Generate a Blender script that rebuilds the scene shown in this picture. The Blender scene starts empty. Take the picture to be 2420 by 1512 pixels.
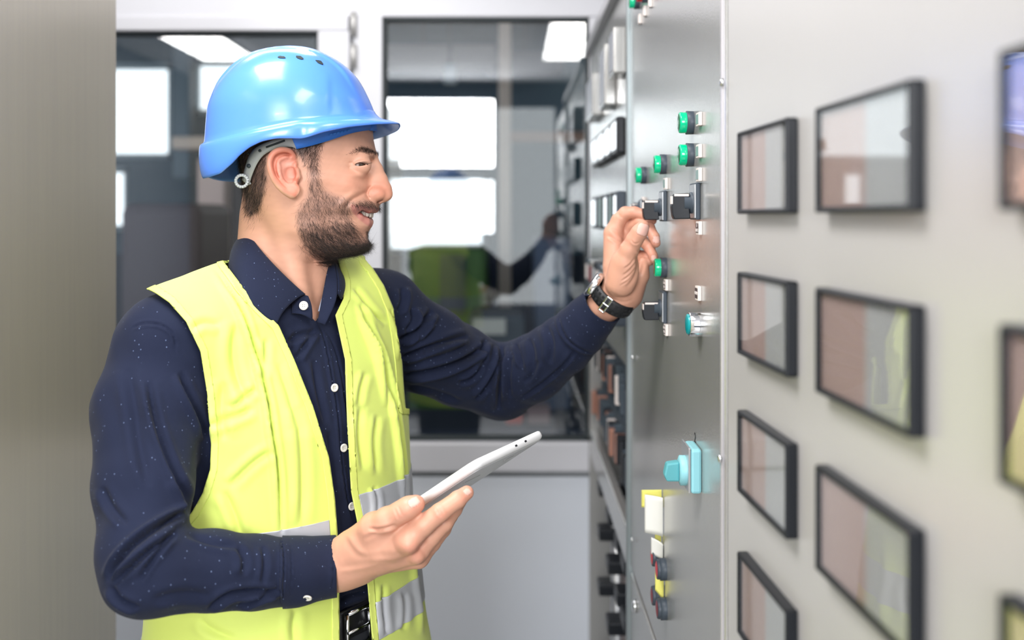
import bpy, bmesh, math, random
import numpy as np
from mathutils import Vector, Matrix

# ------------------------------------------------------------------ camera, world, light
sc = bpy.context.scene
COL = sc.collection
FPX = 2420 * 35.0 / 36.0
CX, HY, EYE = 1210.0, 515.0, 1.6
cd = bpy.data.cameras.new('camera')
cam = bpy.data.objects.new('camera', cd)
COL.objects.link(cam)
cam.location = (0, 0, EYE)
cam.rotation_euler = (math.radians(90), 0, 0)
cd.lens = 35.0
cd.sensor_width = 36.0
cd.shift_y = -(756 - HY) / 2420.0
cd.clip_start = 0.02
cd.dof.use_dof = True
cd.dof.focus_distance = 1.18
cd.dof.aperture_fstop = 3.0
sc.camera = cam

world = bpy.data.worlds.new('daylight')
sc.world = world
world.use_nodes = True
world.node_tree.nodes['Background'].inputs['Color'].default_value = (0.93, 0.97, 1.0, 1)
world.node_tree.nodes['Background'].inputs['Strength'].default_value = 2.2

def area(name, loc, size, power, target, color=(1, 1, 1), sy=None):
    ld = bpy.data.lights.new(name, 'AREA')
    ld.energy = power
    ld.color = color
    ld.shape = 'RECTANGLE'
    ld.size = size
    ld.size_y = sy or size
    o = bpy.data.objects.new(name, ld)
    COL.objects.link(o)
    o.location = loc
    d = Vector(target) - Vector(loc)
    o.rotation_euler = d.to_track_quat('-Z', 'Y').to_euler()
    return o
area('ceiling_light_lamp', (-1.87, -0.62, 2.655), 0.36, 30, (-1.87, -0.62, 0), (1.0, 0.97, 0.94), 0.95)
area('ceiling_light_lamp', (0.46, -0.40, 2.655), 0.50, 42, (0.46, -0.40, 0), (1.0, 0.97, 0.94), 1.35)
area('ceiling_light_lamp', (-0.62, 0.72, 2.655), 0.60, 30, (-0.62, 0.72, 0), (1.0, 0.98, 0.96), 0.80)  # unseen lamp added over the aisle to light the man
area('ceiling_light_lamp', (-0.75, 2.15, 2.655), 1.10, 12, (-0.75, 2.15, 0), (1.0, 0.98, 0.96), 0.50)  # unseen lamp added as a soft overhead source behind the man
area('window_daylight', (-0.60, -2.45, 2.28), 0.90, 70, (-0.45, 1.3, 1.45), (0.97, 0.98, 1.0), 0.54)  # unseen window light added behind the camera for frontal light
area('window_daylight', (-0.60, -2.45, 1.69), 0.90, 22, (-0.45, 1.3, 1.35), (0.97, 0.98, 1.0), 0.42)  # added lower fill behind the camera, lifts the tablet and the front
sc.view_settings.view_transform = 'Standard'
sc.view_settings.look = 'None'
sc.view_settings.exposure = -0.08
sc.view_settings.gamma = 1.0
sc.view_settings.use_curve_mapping = False
cy = sc.cycles
cy.use_denoising = True
cy.max_bounces = 6
cy.diffuse_bounces = 3
cy.glossy_bounces = 3
cy.transmission_bounces = 4
cy.transparent_max_bounces = 8
cy.caustics_reflective = False
cy.caustics_refractive = False
cy.sample_clamp_indirect = 4.0

# ------------------------------------------------------------------ helpers
def P3(x, y, Y):
    return np.array([(x - CX) / FPX * Y, Y, EYE - (y - HY) / FPX * Y])

def tag(o, label=None, cat=None, group=None, kind=None):
    if label: o['label'] = label
    if cat: o['category'] = cat
    if group: o['group'] = group
    if kind: o['kind'] = kind
    return o

def empty(name, loc, label=None, cat=None, group=None, rz=0):
    o = bpy.data.objects.new(name, None)
    COL.objects.link(o)
    o.location = loc
    o.rotation_euler = (0, 0, rz)
    o.empty_display_size = 0.05
    return tag(o, label, cat, group)

def link_mesh(name, verts, faces, mat=None, parent=None, smooth=False, world=False):
    me = bpy.data.meshes.new(name)
    me.from_pydata([tuple(map(float, v)) for v in verts], [], [tuple(map(int, f)) for f in faces])
    me.update()
    if smooth:
        me.shade_smooth()
    if mat: me.materials.append(mat)
    o = bpy.data.objects.new(name, me)
    COL.objects.link(o)
    if parent:
        o.parent = parent
    return o

class MB:
    """collects shapes, builds ONE mesh"""
    def __init__(s): s.bm = bmesh.new()
    def box(s, lo, hi, bev=0, mi=0, M=None):
        lo, hi = Vector(lo), Vector(hi)
        r = bmesh.ops.create_cube(s.bm, size=1.0)
        vs = r['verts']
        c, d = (lo + hi) / 2, hi - lo
        for v in vs: v.co = Vector((v.co.x * d.x, v.co.y * d.y, v.co.z * d.z)) + c
        fs = set(f for v in vs for f in v.link_faces)
        if bev:
            es = list(set(e for v in vs for e in v.link_edges))
            rr = bmesh.ops.bevel(s.bm, geom=es, offset=bev, segments=2, affect='EDGES', profile=0.5)
            fs = set(f for f in fs if f.is_valid) | set(rr['faces'])
            vs = list(set(v for f in fs for v in f.verts))
        for f in fs: f.material_index = mi
        if M is not None:
            for v in vs: v.co = M @ v.co
        return s
    def tube(s, a, b, ra, rb=None, seg=16, mi=0, cap=True):
        a, b = Vector(a), Vector(b)
        rb = ra if rb is None else rb
        d = b - a
        q = d.to_track_quat('Z', 'Y').to_matrix()
        ringa, ringb = [], []
        for i in range(seg):
            t = 2 * math.pi * i / seg
            e = q @ Vector((math.cos(t), math.sin(t), 0))
            ringa.append(s.bm.verts.new(a + e * ra))
            ringb.append(s.bm.verts.new(b + e * rb))
        for i in range(seg):
            j = (i + 1) % seg
            f = s.bm.faces.new((ringa[i], ringa[j], ringb[j], ringb[i]))
            f.smooth = True
            f.material_index = mi
        if cap:
            s.bm.faces.new(list(reversed(ringa))).material_index = mi
            s.bm.faces.new(ringb).material_index = mi
        return s
    def lathe(s, prof, o, axis, seg=28, mi=0):
        """prof: (radius, along) list, axis vector"""
        o, axis = Vector(o), Vector(axis).normalized()
        q = axis.to_track_quat('Z', 'Y').to_matrix()
        rings = []
        for r, h in prof:
            if r < 1e-6:
                rings.append([s.bm.verts.new(o + axis * h)])
            else:
                rings.append([s.bm.verts.new(o + axis * h + q @ Vector((r * math.cos(2 * math.pi * i / seg), r * math.sin(2 * math.pi * i / seg), 0))) for i in range(seg)])
        for k in range(len(rings) - 1):
            A, B = rings[k], rings[k + 1]
            for i in range(seg):
                j = (i + 1) % seg
                if len(A) == 1 and len(B) == 1: continue
                if len(A) == 1: f = s.bm.faces.new((A[0], B[j], B[i]))
                elif len(B) == 1: f = s.bm.faces.new((A[i], A[j], B[0]))
                else: f = s.bm.faces.new((A[i], A[j], B[j], B[i]))
                f.material_index = mi
                f.smooth = True
        return s
    def prism(s, pts, vec, mi=0, smooth=False):
        """closed polygon (3D points) extruded by vec"""
        vec = Vector(vec)
        A = [s.bm.verts.new(Vector(p)) for p in pts]
        B = [s.bm.verts.new(Vector(p) + vec) for p in pts]
        n = len(pts)
        for i in range(n):
            j = (i + 1) % n
            f = s.bm.faces.new((A[i], A[j], B[j], B[i]))
            f.material_index = mi
            f.smooth = smooth
        s.bm.faces.new(list(reversed(A))).material_index = mi
        s.bm.faces.new(B).material_index = mi
        return s
    def grid(s, G, mi=0, smooth=True):
        V = [[s.bm.verts.new(Vector(tuple(map(float, p)))) for p in row] for row in G]
        for i in range(len(V) - 1):
            for j in range(len(V[0]) - 1):
                f = s.bm.faces.new((V[i][j], V[i][j + 1], V[i + 1][j + 1], V[i + 1][j]))
                f.smooth = smooth
                f.material_index = mi
        return s
    def build(s, name, mats, parent=None, loc=None):
        bmesh.ops.recalc_face_normals(s.bm, faces=s.bm.faces)
        me = bpy.data.meshes.new(name)
        if loc is not None:
            for v in s.bm.verts: v.co -= Vector(loc)
        s.bm.to_mesh(me)
        s.bm.free()
        for m in (mats if isinstance(mats, (list, tuple)) else [mats]): me.materials.append(m)
        o = bpy.data.objects.new(name, me)
        COL.objects.link(o)
        if loc is not None: o.location = loc
        if parent: o.parent = parent
        return o

def under(o, parent):
    """parent while keeping world coordinates (parent has only a location / z rotation)"""
    o.parent = parent
    M = Matrix.LocRotScale(parent.location, parent.rotation_euler, None)
    if parent.parent:
        pp = parent.parent
        M = Matrix.LocRotScale(pp.location, pp.rotation_euler, None) @ M
    o.matrix_parent_inverse = M.inverted()
    return o

# ------------------------------------------------------------------ materials
def mat(name, col=(0.8, 0.8, 0.8), rough=0.5, metal=0.0, spec=0.5, coat=0.0, emit=None, es=0.0,
        bump=None, noise=None, attr=None, sheen=0.0, sss=0.0, alpha=None, aniso=0.0):
    m = bpy.data.materials.new(name)
    m.use_nodes = True
    nt = m.node_tree
    b = nt.nodes['Principled BSDF']
    b.inputs['Base Color'].default_value = (*col, 1)
    b.inputs['Roughness'].default_value = rough
    b.inputs['Metallic'].default_value = metal
    b.inputs['Specular IOR Level'].default_value = spec
    b.inputs['Coat Weight'].default_value = coat
    b.inputs['Coat Roughness'].default_value = 0.06
    b.inputs['Sheen Weight'].default_value = sheen
    if sss:
        b.inputs['Subsurface Weight'].default_value = sss
        b.inputs['Subsurface Radius'].default_value = (0.010, 0.004, 0.002)
        b.inputs['Subsurface Scale'].default_value = 1.0
    if emit:
        b.inputs['Emission Color'].default_value = (*emit, 1)
        b.inputs['Emission Strength'].default_value = es
    tc = nt.nodes.new('ShaderNodeTexCoord')
    src = None
    if attr:
        a = nt.nodes.new('ShaderNodeAttribute')
        a.attribute_name = attr
        src = a.outputs['Color']
        nt.links.new(src, b.inputs['Base Color'])
    if noise:   # (scale, strength, second colour, stretch)
        n = nt.nodes.new('ShaderNodeTexNoise')
        n.inputs['Scale'].default_value = noise[0]
        n.inputs['Detail'].default_value = 5
        mp = nt.nodes.new('ShaderNodeMapping')
        mp.inputs['Scale'].default_value = noise[3] if len(noise) > 3 else (1, 1, 1)
        nt.links.new(tc.outputs['Object'], mp.inputs['Vector'])
        nt.links.new(mp.outputs['Vector'], n.inputs['Vector'])
        rmp = nt.nodes.new('ShaderNodeMapRange')
        rmp.inputs['From Min'].default_value = 0.35
        rmp.inputs['From Max'].default_value = 0.65
        rmp.inputs['To Max'].default_value = noise[1]
        nt.links.new(n.outputs['Fac'], rmp.inputs['Value'])
        mx = nt.nodes.new('ShaderNodeMix')
        mx.data_type = 'RGBA'
        nt.links.new(rmp.outputs['Result'], mx.inputs['Factor'])
        if src: nt.links.new(src, mx.inputs['A'])
        else: mx.inputs['A'].default_value = (*col, 1)
        mx.inputs['B'].default_value = (*noise[2], 1)
        nt.links.new(mx.outputs['Result'], b.inputs['Base Color'])
    if bump:    # (scale, strength, distance)
        n = nt.nodes.new('ShaderNodeTexNoise')
        n.inputs['Scale'].default_value = bump[0]
        n.inputs['Detail'].default_value = 3
        nt.links.new(tc.outputs['Object'], n.inputs['Vector'])
        bp = nt.nodes.new('ShaderNodeBump')
        bp.inputs['Strength'].default_value = bump[1]
        bp.inputs['Distance'].default_value = bump[2]
        nt.links.new(n.outputs['Fac'], bp.inputs['Height'])
        nt.links.new(bp.outputs['Normal'], b.inputs['Normal'])
    return m

def glass_mat(name, refl=0.10, tint=(0.93, 0.96, 0.97), rough=0.0, graze=1.2):
    m = bpy.data.materials.new(name)
    m.use_nodes = True
    nt = m.node_tree
    nt.nodes.remove(nt.nodes['Principled BSDF'])
    out = nt.nodes['Material Output']
    tr = nt.nodes.new('ShaderNodeBsdfTransparent')
    tr.inputs['Color'].default_value = (*tint, 1)
    gl = nt.nodes.new('ShaderNodeBsdfGlossy')
    gl.inputs['Roughness'].default_value = rough
    fr = nt.nodes.new('ShaderNodeFresnel')
    fr.inputs['IOR'].default_value = 1.5
    mr = nt.nodes.new('ShaderNodeMath')
    mr.operation = 'MULTIPLY_ADD'
    mr.inputs[1].default_value = graze
    mr.inputs[2].default_value = refl - 0.04
    mr.use_clamp = True
    mx = nt.nodes.new('ShaderNodeMixShader')
    nt.links.new(fr.outputs[0], mr.inputs[0])
    nt.links.new(mr.outputs[0], mx.inputs['Fac'])
    nt.links.new(tr.outputs[0], mx.inputs[1])
    nt.links.new(gl.outputs[0], mx.inputs[2])
    nt.links.new(mx.outputs[0], out.inputs['Surface'])
    return m

def shirt_mat():
    m = mat('navy_speckled_cotton', (0.0105, 0.0150, 0.037), 0.9, spec=.2, sheen=0.04, bump=(900, 0.25, 0.0004))
    nt = m.node_tree
    b = nt.nodes['Principled BSDF']
    tc = nt.nodes.new('ShaderNodeTexCoord')
    mp = nt.nodes.new('ShaderNodeMapping')
    mp.inputs['Rotation'].default_value = (0.6, 0.3, 0.5)
    mp.inputs['Scale'].default_value = (1.0, 1.0, 0.8)
    v = nt.nodes.new('ShaderNodeTexVoronoi')
    v.inputs['Scale'].default_value = 150
    v.inputs['Randomness'].default_value = 1.0
    nt.links.new(tc.outputs['Object'], mp.inputs['Vector'])
    nt.links.new(mp.outputs['Vector'], v.inputs['Vector'])
    r = nt.nodes.new('ShaderNodeMapRange')
    r.inputs['From Min'].default_value = 0.115
    r.inputs['From Max'].default_value = 0.06
    r.inputs['To Min'].default_value = 0.0
    r.inputs['To Max'].default_value = 0.36
    nt.links.new(v.outputs['Distance'], r.inputs['Value'])
    mx = nt.nodes.new('ShaderNodeMix')
    mx.data_type = 'RGBA'
    nt.links.new(r.outputs['Result'], mx.inputs['Factor'])
    mx.inputs['A'].default_value = (0.0105, 0.0150, 0.037, 1)
    mx.inputs['B'].default_value = (0.30, 0.40, 0.68, 1)
    nt.links.new(mx.outputs['Result'], b.inputs['Base Color'])
    return m

M_white = mat('white_painted_frame', (0.67, 0.67, 0.71), 0.35)
M_lowpanel = mat('pale_blue_grey_panel', (0.76, 0.80, 0.87), 0.35)
M_wall = mat('off_white_wall', (0.72, 0.72, 0.74), 0.8, noise=(3, 0.4, (0.66, 0.66, 0.69)))
M_walldk = mat('slate_wall', (0.16, 0.18, 0.21), 0.8)
M_floor = mat('grey_floor', (0.55, 0.55, 0.55), 0.35, noise=(6, 0.5, (0.47, 0.47, 0.47)))
M_dark = mat('dark_blue_grey_steel', (0.045, 0.065, 0.085), 0.6)
M_glass = glass_mat('clear_window_glass', 0.10)
M_panel = mat('grey_enamelled_steel', (0.50, 0.495, 0.48), 0.22, metal=0.55, spec=0.6, bump=(420, 0.22, 0.0006))
M_door = mat('light_grey_enamelled_door', (0.60, 0.585, 0.575), 0.30, metal=0.25, spec=0.6, bump=(420, 0.15, 0.0005))
M_side = mat('brushed_steel_side_sheet', (0.62, 0.57, 0.48), 0.25, metal=0.45, noise=(4.0, 0.35, (0.54, 0.50, 0.45), (3, 22, 0.8)), bump=(500, 0.12, 0.0004))
M_trim = mat('bright_door_seam', (0.55, 0.53, 0.55), 0.3, metal=0.4)
M_gap = mat('dark_rubber_gasket', (0.02, 0.03, 0.035), 0.6)
M_black = mat('black_plastic', (0.010, 0.012, 0.016), 0.4, spec=.3)
M_bluegrey = mat('slate_grey_plastic', (0.05, 0.065, 0.085), 0.45, spec=.35)
M_silver = mat('silver_foil_plate', (0.55, 0.56, 0.58), 0.3, metal=0.7)
M_chrome = mat('polished_chrome', (0.85, 0.86, 0.88), 0.08, metal=1.0)
M_greenlamp = mat('green_lamp_lens', (0.0, 0.50, 0.24), 0.12, emit=(0.0, 0.9, 0.42), es=0.10)
M_greenface = mat('dark_green_lamp_face', (0.02, 0.16, 0.07), 0.1)
M_redlamp = mat('red_push_button_cap', (0.62, 0.02, 0.03), 0.3)
M_darkred = mat('dark_red_button_cap', (0.22, 0.012, 0.02), 0.35)
M_teal = mat('teal_button_cap', (0.0, 0.30, 0.33), 0.25)
M_cyan = mat('cyan_switch_plastic', (0.27, 0.60, 0.66), 0.45)
M_cyand = mat('dark_cyan_switch_plastic', (0.10, 0.38, 0.42), 0.45)
M_plate = mat('ivory_label_plate', (0.82, 0.74, 0.70), 0.4)
M_platedk = mat('brown_black_label_face', (0.045, 0.03, 0.035), 0.4)
M_plategr = mat('grey_green_label_face', (0.20, 0.30, 0.29), 0.4)
M_paper = mat('white_paper', (0.85, 0.84, 0.80), 0.8)
M_yellow = mat('yellow_sticker_paper', (0.85, 0.80, 0.20), 0.6)
M_ink = mat('black_marker_ink', (0.01, 0.01, 0.012), 0.6)
# ------------------------------------------------------------------ the room
def struct(name, lo, hi, m, kind='structure', bev=0):
    o = MB().box(lo, hi, bev).build(name, m)
    o['kind'] = kind
    return o
YB = 2.75                       # glazed partition
struct('floor', (-3.6, -2.6, -0.06), (2.4, 9.6, 0.0), M_floor)
struct('ceiling', (-2.6, -2.6, 2.70), (1.0, YB + 0.10, 2.76), M_wall)
struct('wall_left', (-2.6, -2.6, 0), (-2.5, YB, 2.70), M_walldk)
struct('wall_right', (0.90, -2.6, 0), (1.0, YB, 2.70), M_wall)
# wall behind the photographer with a window opening
w = MB()
w.box((-2.5, -2.6, 0), (0.9, -2.5, 0.9)).box((-2.5, -2.6, 2.5), (0.9, -2.5, 2.70))
w.box((-2.5, -2.6, 0.9), (-1.85, -2.5, 2.5)).box((0.35, -2.6, 0.9), (0.9, -2.5, 2.5))
o = w.build('wall_back', mat('dark_grey_wall', (0.07, 0.08, 0.10), 0.8)); o['kind'] = 'structure'

def bx(x, y=None): return (x - CX) / FPX * YB
def bz(y): return EYE - (y - HY) / FPX * YB
# partition: white aluminium frame
x0, x1 = bx(-700), 0.90
f = MB()
f.box((x0, YB, bz(40)), (x1, YB + .07, 2.70), .004)                 # head over everything
f.box((x0, YB - .01, bz(74)), (bx(825), YB + .06, bz(38)), .004)
f.box((bx(752), YB - .01, bz(1044)), (bx(828), YB + .06, bz(74)), .004)
f.box((bx(836), YB - .012, bz(1044)), (bx(905), YB + .06, bz(40)), .004)
f.box((bx(1392), YB, 0), (x1, YB + .06, bz(40)), .004)
f.box((x0, YB - .02, bz(1112)), (bx(828), YB + .06, bz(1042)), .006)
f.box((bx(836), YB - .02, bz(1112)), (bx(1394), YB + .06, bz(1042)), .006)
f.box((x0, YB - .0, 0), (bx(120), YB + .06, bz(74)), .004)
o = f.build('trim_1', M_white); o['kind'] = 'structure'
f = MB()
f.box((bx(826), YB + .02, 0), (bx(838), YB + .05, bz(38)))
f.box((bx(120), YB + .0, bz(1126)), (bx(1394), YB + .05, bz(1112)))
o = f.build('trim_2', mat('grey_seam', (0.36, 0.38, 0.40), 0.5)); o['kind'] = 'structure'
f = MB()
f.box((x0, YB + .0, 0.02), (bx(824), YB + .05, bz(1120)), .004)
f.box((bx(840), YB + .0, 0.02), (bx(1394), YB + .05, bz(1120)), .004)
o = f.build('wall_front', M_lowpanel); o['kind'] = 'structure'
# gaskets + panes
def pane(name, xa, xb_, ya, yb_):
    g = MB()
    t = .008
    a, b, c, d = bx(xa), bx(xb_), bz(yb_), bz(ya)
    g.box((a, YB + .004, c), (a + t, YB + .045, d)).box((b - t, YB + .004, c), (b, YB + .045, d))
    g.box((a, YB + .004, d - t), (b, YB + .045, d)).box((a, YB + .004, c), (b, YB + .045, c + t))
    fr = g.build(name, M_gap); fr['kind'] = 'structure'
    p = MB().box((a + .002, YB + .022, c + .002), (b - .002, YB + .030, d - .002)).build('pane', M_glass, fr)
    return fr
pane('window_1', 120, 752, 74, 1042)
pane('window_2', 905, 1392, 40, 1042)
h = MB()
for yy in (60, 135):
    h.tube((bx(838), YB - .018, bz(yy + 28)), (bx(838), YB - .018, bz(yy - 28)), .009, seg=14)
h.build('hinge', mat('grey_hinge', (.55, .54, .53), .4, metal=.5))
hg = bpy.data.objects['hinge']
tag(hg, 'small grey hinge on the white frame between the two glass panes', 'hinge')

# ------------------------------------------------------------------ the hall beyond the glass
YF = 9.0
def fx(x, Y=YF): return (x - CX) / FPX * Y
def fz(y, Y=YF): return EYE - (y - HY) / FPX * Y
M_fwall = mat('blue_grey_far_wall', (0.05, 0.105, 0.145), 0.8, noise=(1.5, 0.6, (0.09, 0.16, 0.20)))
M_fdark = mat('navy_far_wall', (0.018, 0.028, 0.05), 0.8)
wins = [(-40, 405, 148, 375), (452, 640, 140, 270), (700, 860, 150, 380), (905, 1155, 235, 388), (905, 1150, 410, 600), (230, 300, 395, 545)]
xs = sorted(set([-400, 1900] + [v for q in wins for v in q[:2]]))
ys = sorted(set([-250, 1500] + [v for q in wins for v in q[2:]]))
w = MB()
for i in range(len(xs) - 1):
    for j in range(len(ys) - 1):
        mx_, my_ = (xs[i] + xs[i + 1]) / 2, (ys[j] + ys[j + 1]) / 2
        if any(q[0] < mx_ < q[1] and q[2] < my_ < q[3] for q in wins): continue
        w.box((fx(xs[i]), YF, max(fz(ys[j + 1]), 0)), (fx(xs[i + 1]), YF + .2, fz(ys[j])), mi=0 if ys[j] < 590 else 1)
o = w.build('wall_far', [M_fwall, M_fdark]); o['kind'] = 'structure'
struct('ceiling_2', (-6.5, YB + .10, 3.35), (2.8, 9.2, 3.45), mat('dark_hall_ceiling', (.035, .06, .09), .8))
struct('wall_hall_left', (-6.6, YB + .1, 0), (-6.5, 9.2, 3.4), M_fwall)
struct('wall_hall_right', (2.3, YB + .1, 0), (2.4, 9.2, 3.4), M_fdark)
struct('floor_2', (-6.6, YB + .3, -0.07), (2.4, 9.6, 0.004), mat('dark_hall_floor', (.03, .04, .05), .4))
# window frames in the far wall
for k, q in enumerate(wins):
    g = MB(); t = .05
    a, b, c, d = fx(q[0]), fx(q[1]), fz(q[3]), fz(q[2])
    g.box((a, YF + .05, c), (a + t, YF + .12, d)).box((b - t, YF + .05, c), (b, YF + .12, d))
    g.box((a, YF + .05, d - t), (b, YF + .12, d)).box((a, YF + .05, c), (b, YF + .12, c + t))
    o = g.build('window_%d' % (k + 3), mat('pale_window_frame', (.4, .5, .55), .5)); o['kind'] = 'structure'
M_beige = mat('beige_painted_steel', (.78, .64, .54), .6)
M_pink = mat('dusty_pink_paint', (.85, .66, .62), .6)
def fbox(name, xa, xb_, ya, yb_, Y, dep, m, label, cat, bev=.01, group=None):
    o = MB().box((fx(xa, Y), Y, fz(yb_, Y)), (fx(xb_, Y), Y + dep, fz(ya, Y)), bev).build(name, m)
    return tag(o, label, cat, group)
def to_floor(Y): return HY + EYE / Y * FPX
fbox('steel_column', 1178, 1208, -40, to_floor(6.6), 6.6, .12, M_beige, 'slim beige steel column standing in the hall behind the right glass pane', 'column')
fbox('cross_beam', 1206, 1420, 310, 335, 6.6, .10, mat('brown_beam', (.30, .17, .12), .6), 'brown horizontal beam running from the beige column to the right', 'beam')
fbox('steel_column', 466, 530, 375, to_floor(6.0), 6.0, .16, M_pink, 'wide dusty pink column in the hall left of the worker, seen through the glass', 'column')
fbox('cross_beam', 405, 760, 322, 352, 6.0, .14, M_beige, 'beige horizontal beam above the pink column, behind the hard hat', 'beam')
fbox('steel_column', 408, 446, -40, 420, 8.2, .15, mat('blue_grey_steel', (.16, .24, .30), .5), 'blue grey column between the two bright windows at the far left', 'column')
fbox('air_duct', 860, 1170, 105, 150, 7.6, .4, mat('pale_duct', (.36, .34, .34), .6), 'pale rectangular air duct under the hall ceiling behind the right pane', 'duct')
fbox('air_duct', 1150, 1330, 120, 165, 8.05, .4, mat('grey_duct', (.22, .24, .26), .6), 'darker grey air duct to the right of the pale duct', 'duct')
fbox('hanging_lamp', 1048, 1078, 150, 195, 7.0, .10, mat('pale_lamp_housing', (.5, .6, .65), .5), 'small pale lamp housing hanging below the pale air duct', 'lamp')
# machines
o = fbox('vest_reflection_block', 960, 1150, 585, to_floor(6.3), 6.3, .8, mat('vest_reflection_green', (.08, .19, .04), .5), 'green block standing in for the vest reflected in the glass, behind the raised forearm', 'machine', .05)  # solid block stands in for the vest's reflection in the glass
MB().box((fx(1040, 6.3), 6.27, fz(745, 6.3)), (fx(1100, 6.3), 6.31, fz(600, 6.3))).build('dark_inset', M_dark, o)
o = fbox('control_console', 1105, 1240, 745, to_floor(5.2), 5.2, .5, M_dark, 'dark console with a white screen block standing in front of the green block', 'console', .02)
MB().box((fx(1118, 5.2), 5.16, fz(788, 5.2)), (fx(1195, 5.2), 5.21, fz(752, 5.2))).build('screen', mat('pale_screen', (.55, .55, .5), .5), o)
fbox('machine_cabinet', 1262, 1350, 560, to_floor(5.8), 5.8, .5, mat('slate_cabinet', (.06, .09, .16), .5), 'slate blue machine cabinet seen in the glass right of the raised forearm', 'cabinet', .02)
fbox('pump_housing', 1195, 1235, 975, 1003.4, 4.6, .1, mat('red_housing', (.45, .05, .03), .5), 'small red housing near the bottom edge of the right pane', 'housing', .01)
fbox('storage_bin', 1245, 1300, 965, 1003.4, 4.6, .15, mat('pink_grey_bin', (.22, .15, .15), .6), 'pinkish grey bin beside the small red housing', 'bin', .01)
fbox('work_bench', 940, 1400, 1015, to_floor(4.5), 4.5, .5, M_fdark, 'low navy work bench carrying the red housing and the grey bin', 'bench', .01)
fbox('dark_machine', 280, 470, 480, to_floor(5.0), 5.0, .6, mat('maroon_machine', (.05, .03, .045), .5), 'dark maroon machine behind the glass at the far left', 'machine', .05)
fbox('dark_machine', 540, 900, 400, to_floor(7.5), 7.5, .7, mat('navy_machine', (.03, .035, .06), .5), 'navy machine behind the head of the worker', 'machine', .05)
for nm, (xr, yt, Yr) in (('air_duct', (1000, 105, 7.8)), ('air_duct.001', (1240, 120, 8.25)), ('hanging_lamp', (1063, 150, 7.05))):
    under(MB().tube((fx(xr, Yr), Yr, fz(yt, Yr) - .01), (fx(xr, Yr), Yr, 3.35), .012, seg=8).build('hanger_rod', M_dark), bpy.data.objects[nm])
M_lamp = mat('luminous_diffuser', (.9, .85, .8), .5, emit=(1.0, .86, .78), es=1.7)
def hall_light(xa, xb_, ya, yb_, label):
    Z = 3.30
    Ya = (Z - EYE) * FPX / (HY - ya)
    Yc = (Z - EYE) * FPX / (HY - yb_)
    A = (xa - CX) / FPX * Yc
    B = (xb_ - CX) / FPX * Yc
    r = empty('ceiling_light', ((A + B) / 2, (Ya + Yc) / 2, Z), label, 'light', 'lights in the hall ceiling')
    under(MB().box((A - .03, Ya - .03, Z - .02), (B + .03, Yc + .03, Z + .05), .005).build('housing', M_white), r)
    under(MB().box((A, Ya, Z - .035), (B, Yc, Z - .02), .004).build('diffuser', M_lamp), r)
hall_light(1293, 1460, 35, 138, 'glowing rectangular ceiling light at the top right of the right pane')
hall_light(460, 578, 74, 138, 'glowing ceiling light above the far left windows, left of the hard hat')

# ------------------------------------------------------------------ left cabinet, side sheet
XL = -0.66
YLe = XL / ((276 - CX) / FPX)
r = empty('switch_cabinet', (XL - .3, .6, 0), 'tall steel cabinet at the left edge with smooth brushed side sheet', 'cabinet')
under(MB().box((XL - .6, -.4, 0.0), (XL, YLe, 2.2), .003).build('side_sheet', M_side), r)

# ------------------------------------------------------------------ right switchgear
XP = (1580 - CX) / FPX * 1.32
def YP(x): return XP * FPX / (x - CX)          # depth on the middle panel for a pixel column
def ZP(y, Y): return EYE - (y - HY) / FPX * Y
Y1, Y2 = YP(1489), YP(1718)
ZT = 2.05
# middle cabinet
mid = empty('switchgear_cabinet', (XP + .25, (Y1 + Y2) / 2, 0), 'grey steel cabinet with green lamps and black rotary switches the worker is setting', 'cabinet')
under(MB().box((XP + .02, Y2 + .002, 0), (XP + .5, Y1, ZT)).build('body', M_panel), mid)
zb = .992
under(MB().box((XP, Y2 + .008, zb), (XP + .022, Y1 - .006, ZT - .01), .0025).build('door', M_panel), mid)
ld = under(MB().box((XP, Y2 + .008, .06), (XP + .022, Y1 - .006, zb - .012), .0025).build('door', M_panel), mid)
lk = MB().lathe([(0, 0), (.011, 0), (.011, .004), (.008, .006), (0, .006)], (XP, YP(1503), ZP(1432, YP(1503))), (-1, 0, 0)).build('lock', M_chrome)
under(lk, mid)
under(MB().box((XP + .006, Y2 - .001, 0), (XP + .03, Y2 + .006, ZT)).build('gasket', M_gap), mid)
under(MB().box((XP - .003, Y2 + .012, .05), (XP + .004, Y2 + .019, ZT - .02), .0015).build('edge_strip', M_trim), mid)
under(MB().box((XP - .006, Y1 - .004, 0), (XP + .03, Y1 + .012, ZT), .002).build('edge_strip', mat('grey_green_edge', (.28, .32, .33), .35, metal=.5)), mid)
for (sx, sy) in ((1716, 195), (1711, 1084), (1499, 1275), (1500, 845)):
    Ys = YP(sx)
    under(MB().lathe([(0, 0), (.0042, 0), (.0038, .002), (.002, .0032), (0, .0034)], (XP - .003, Ys, ZP(sy, Ys)), (-1, 0, 0), 14).build('screw', M_chrome), mid)
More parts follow.
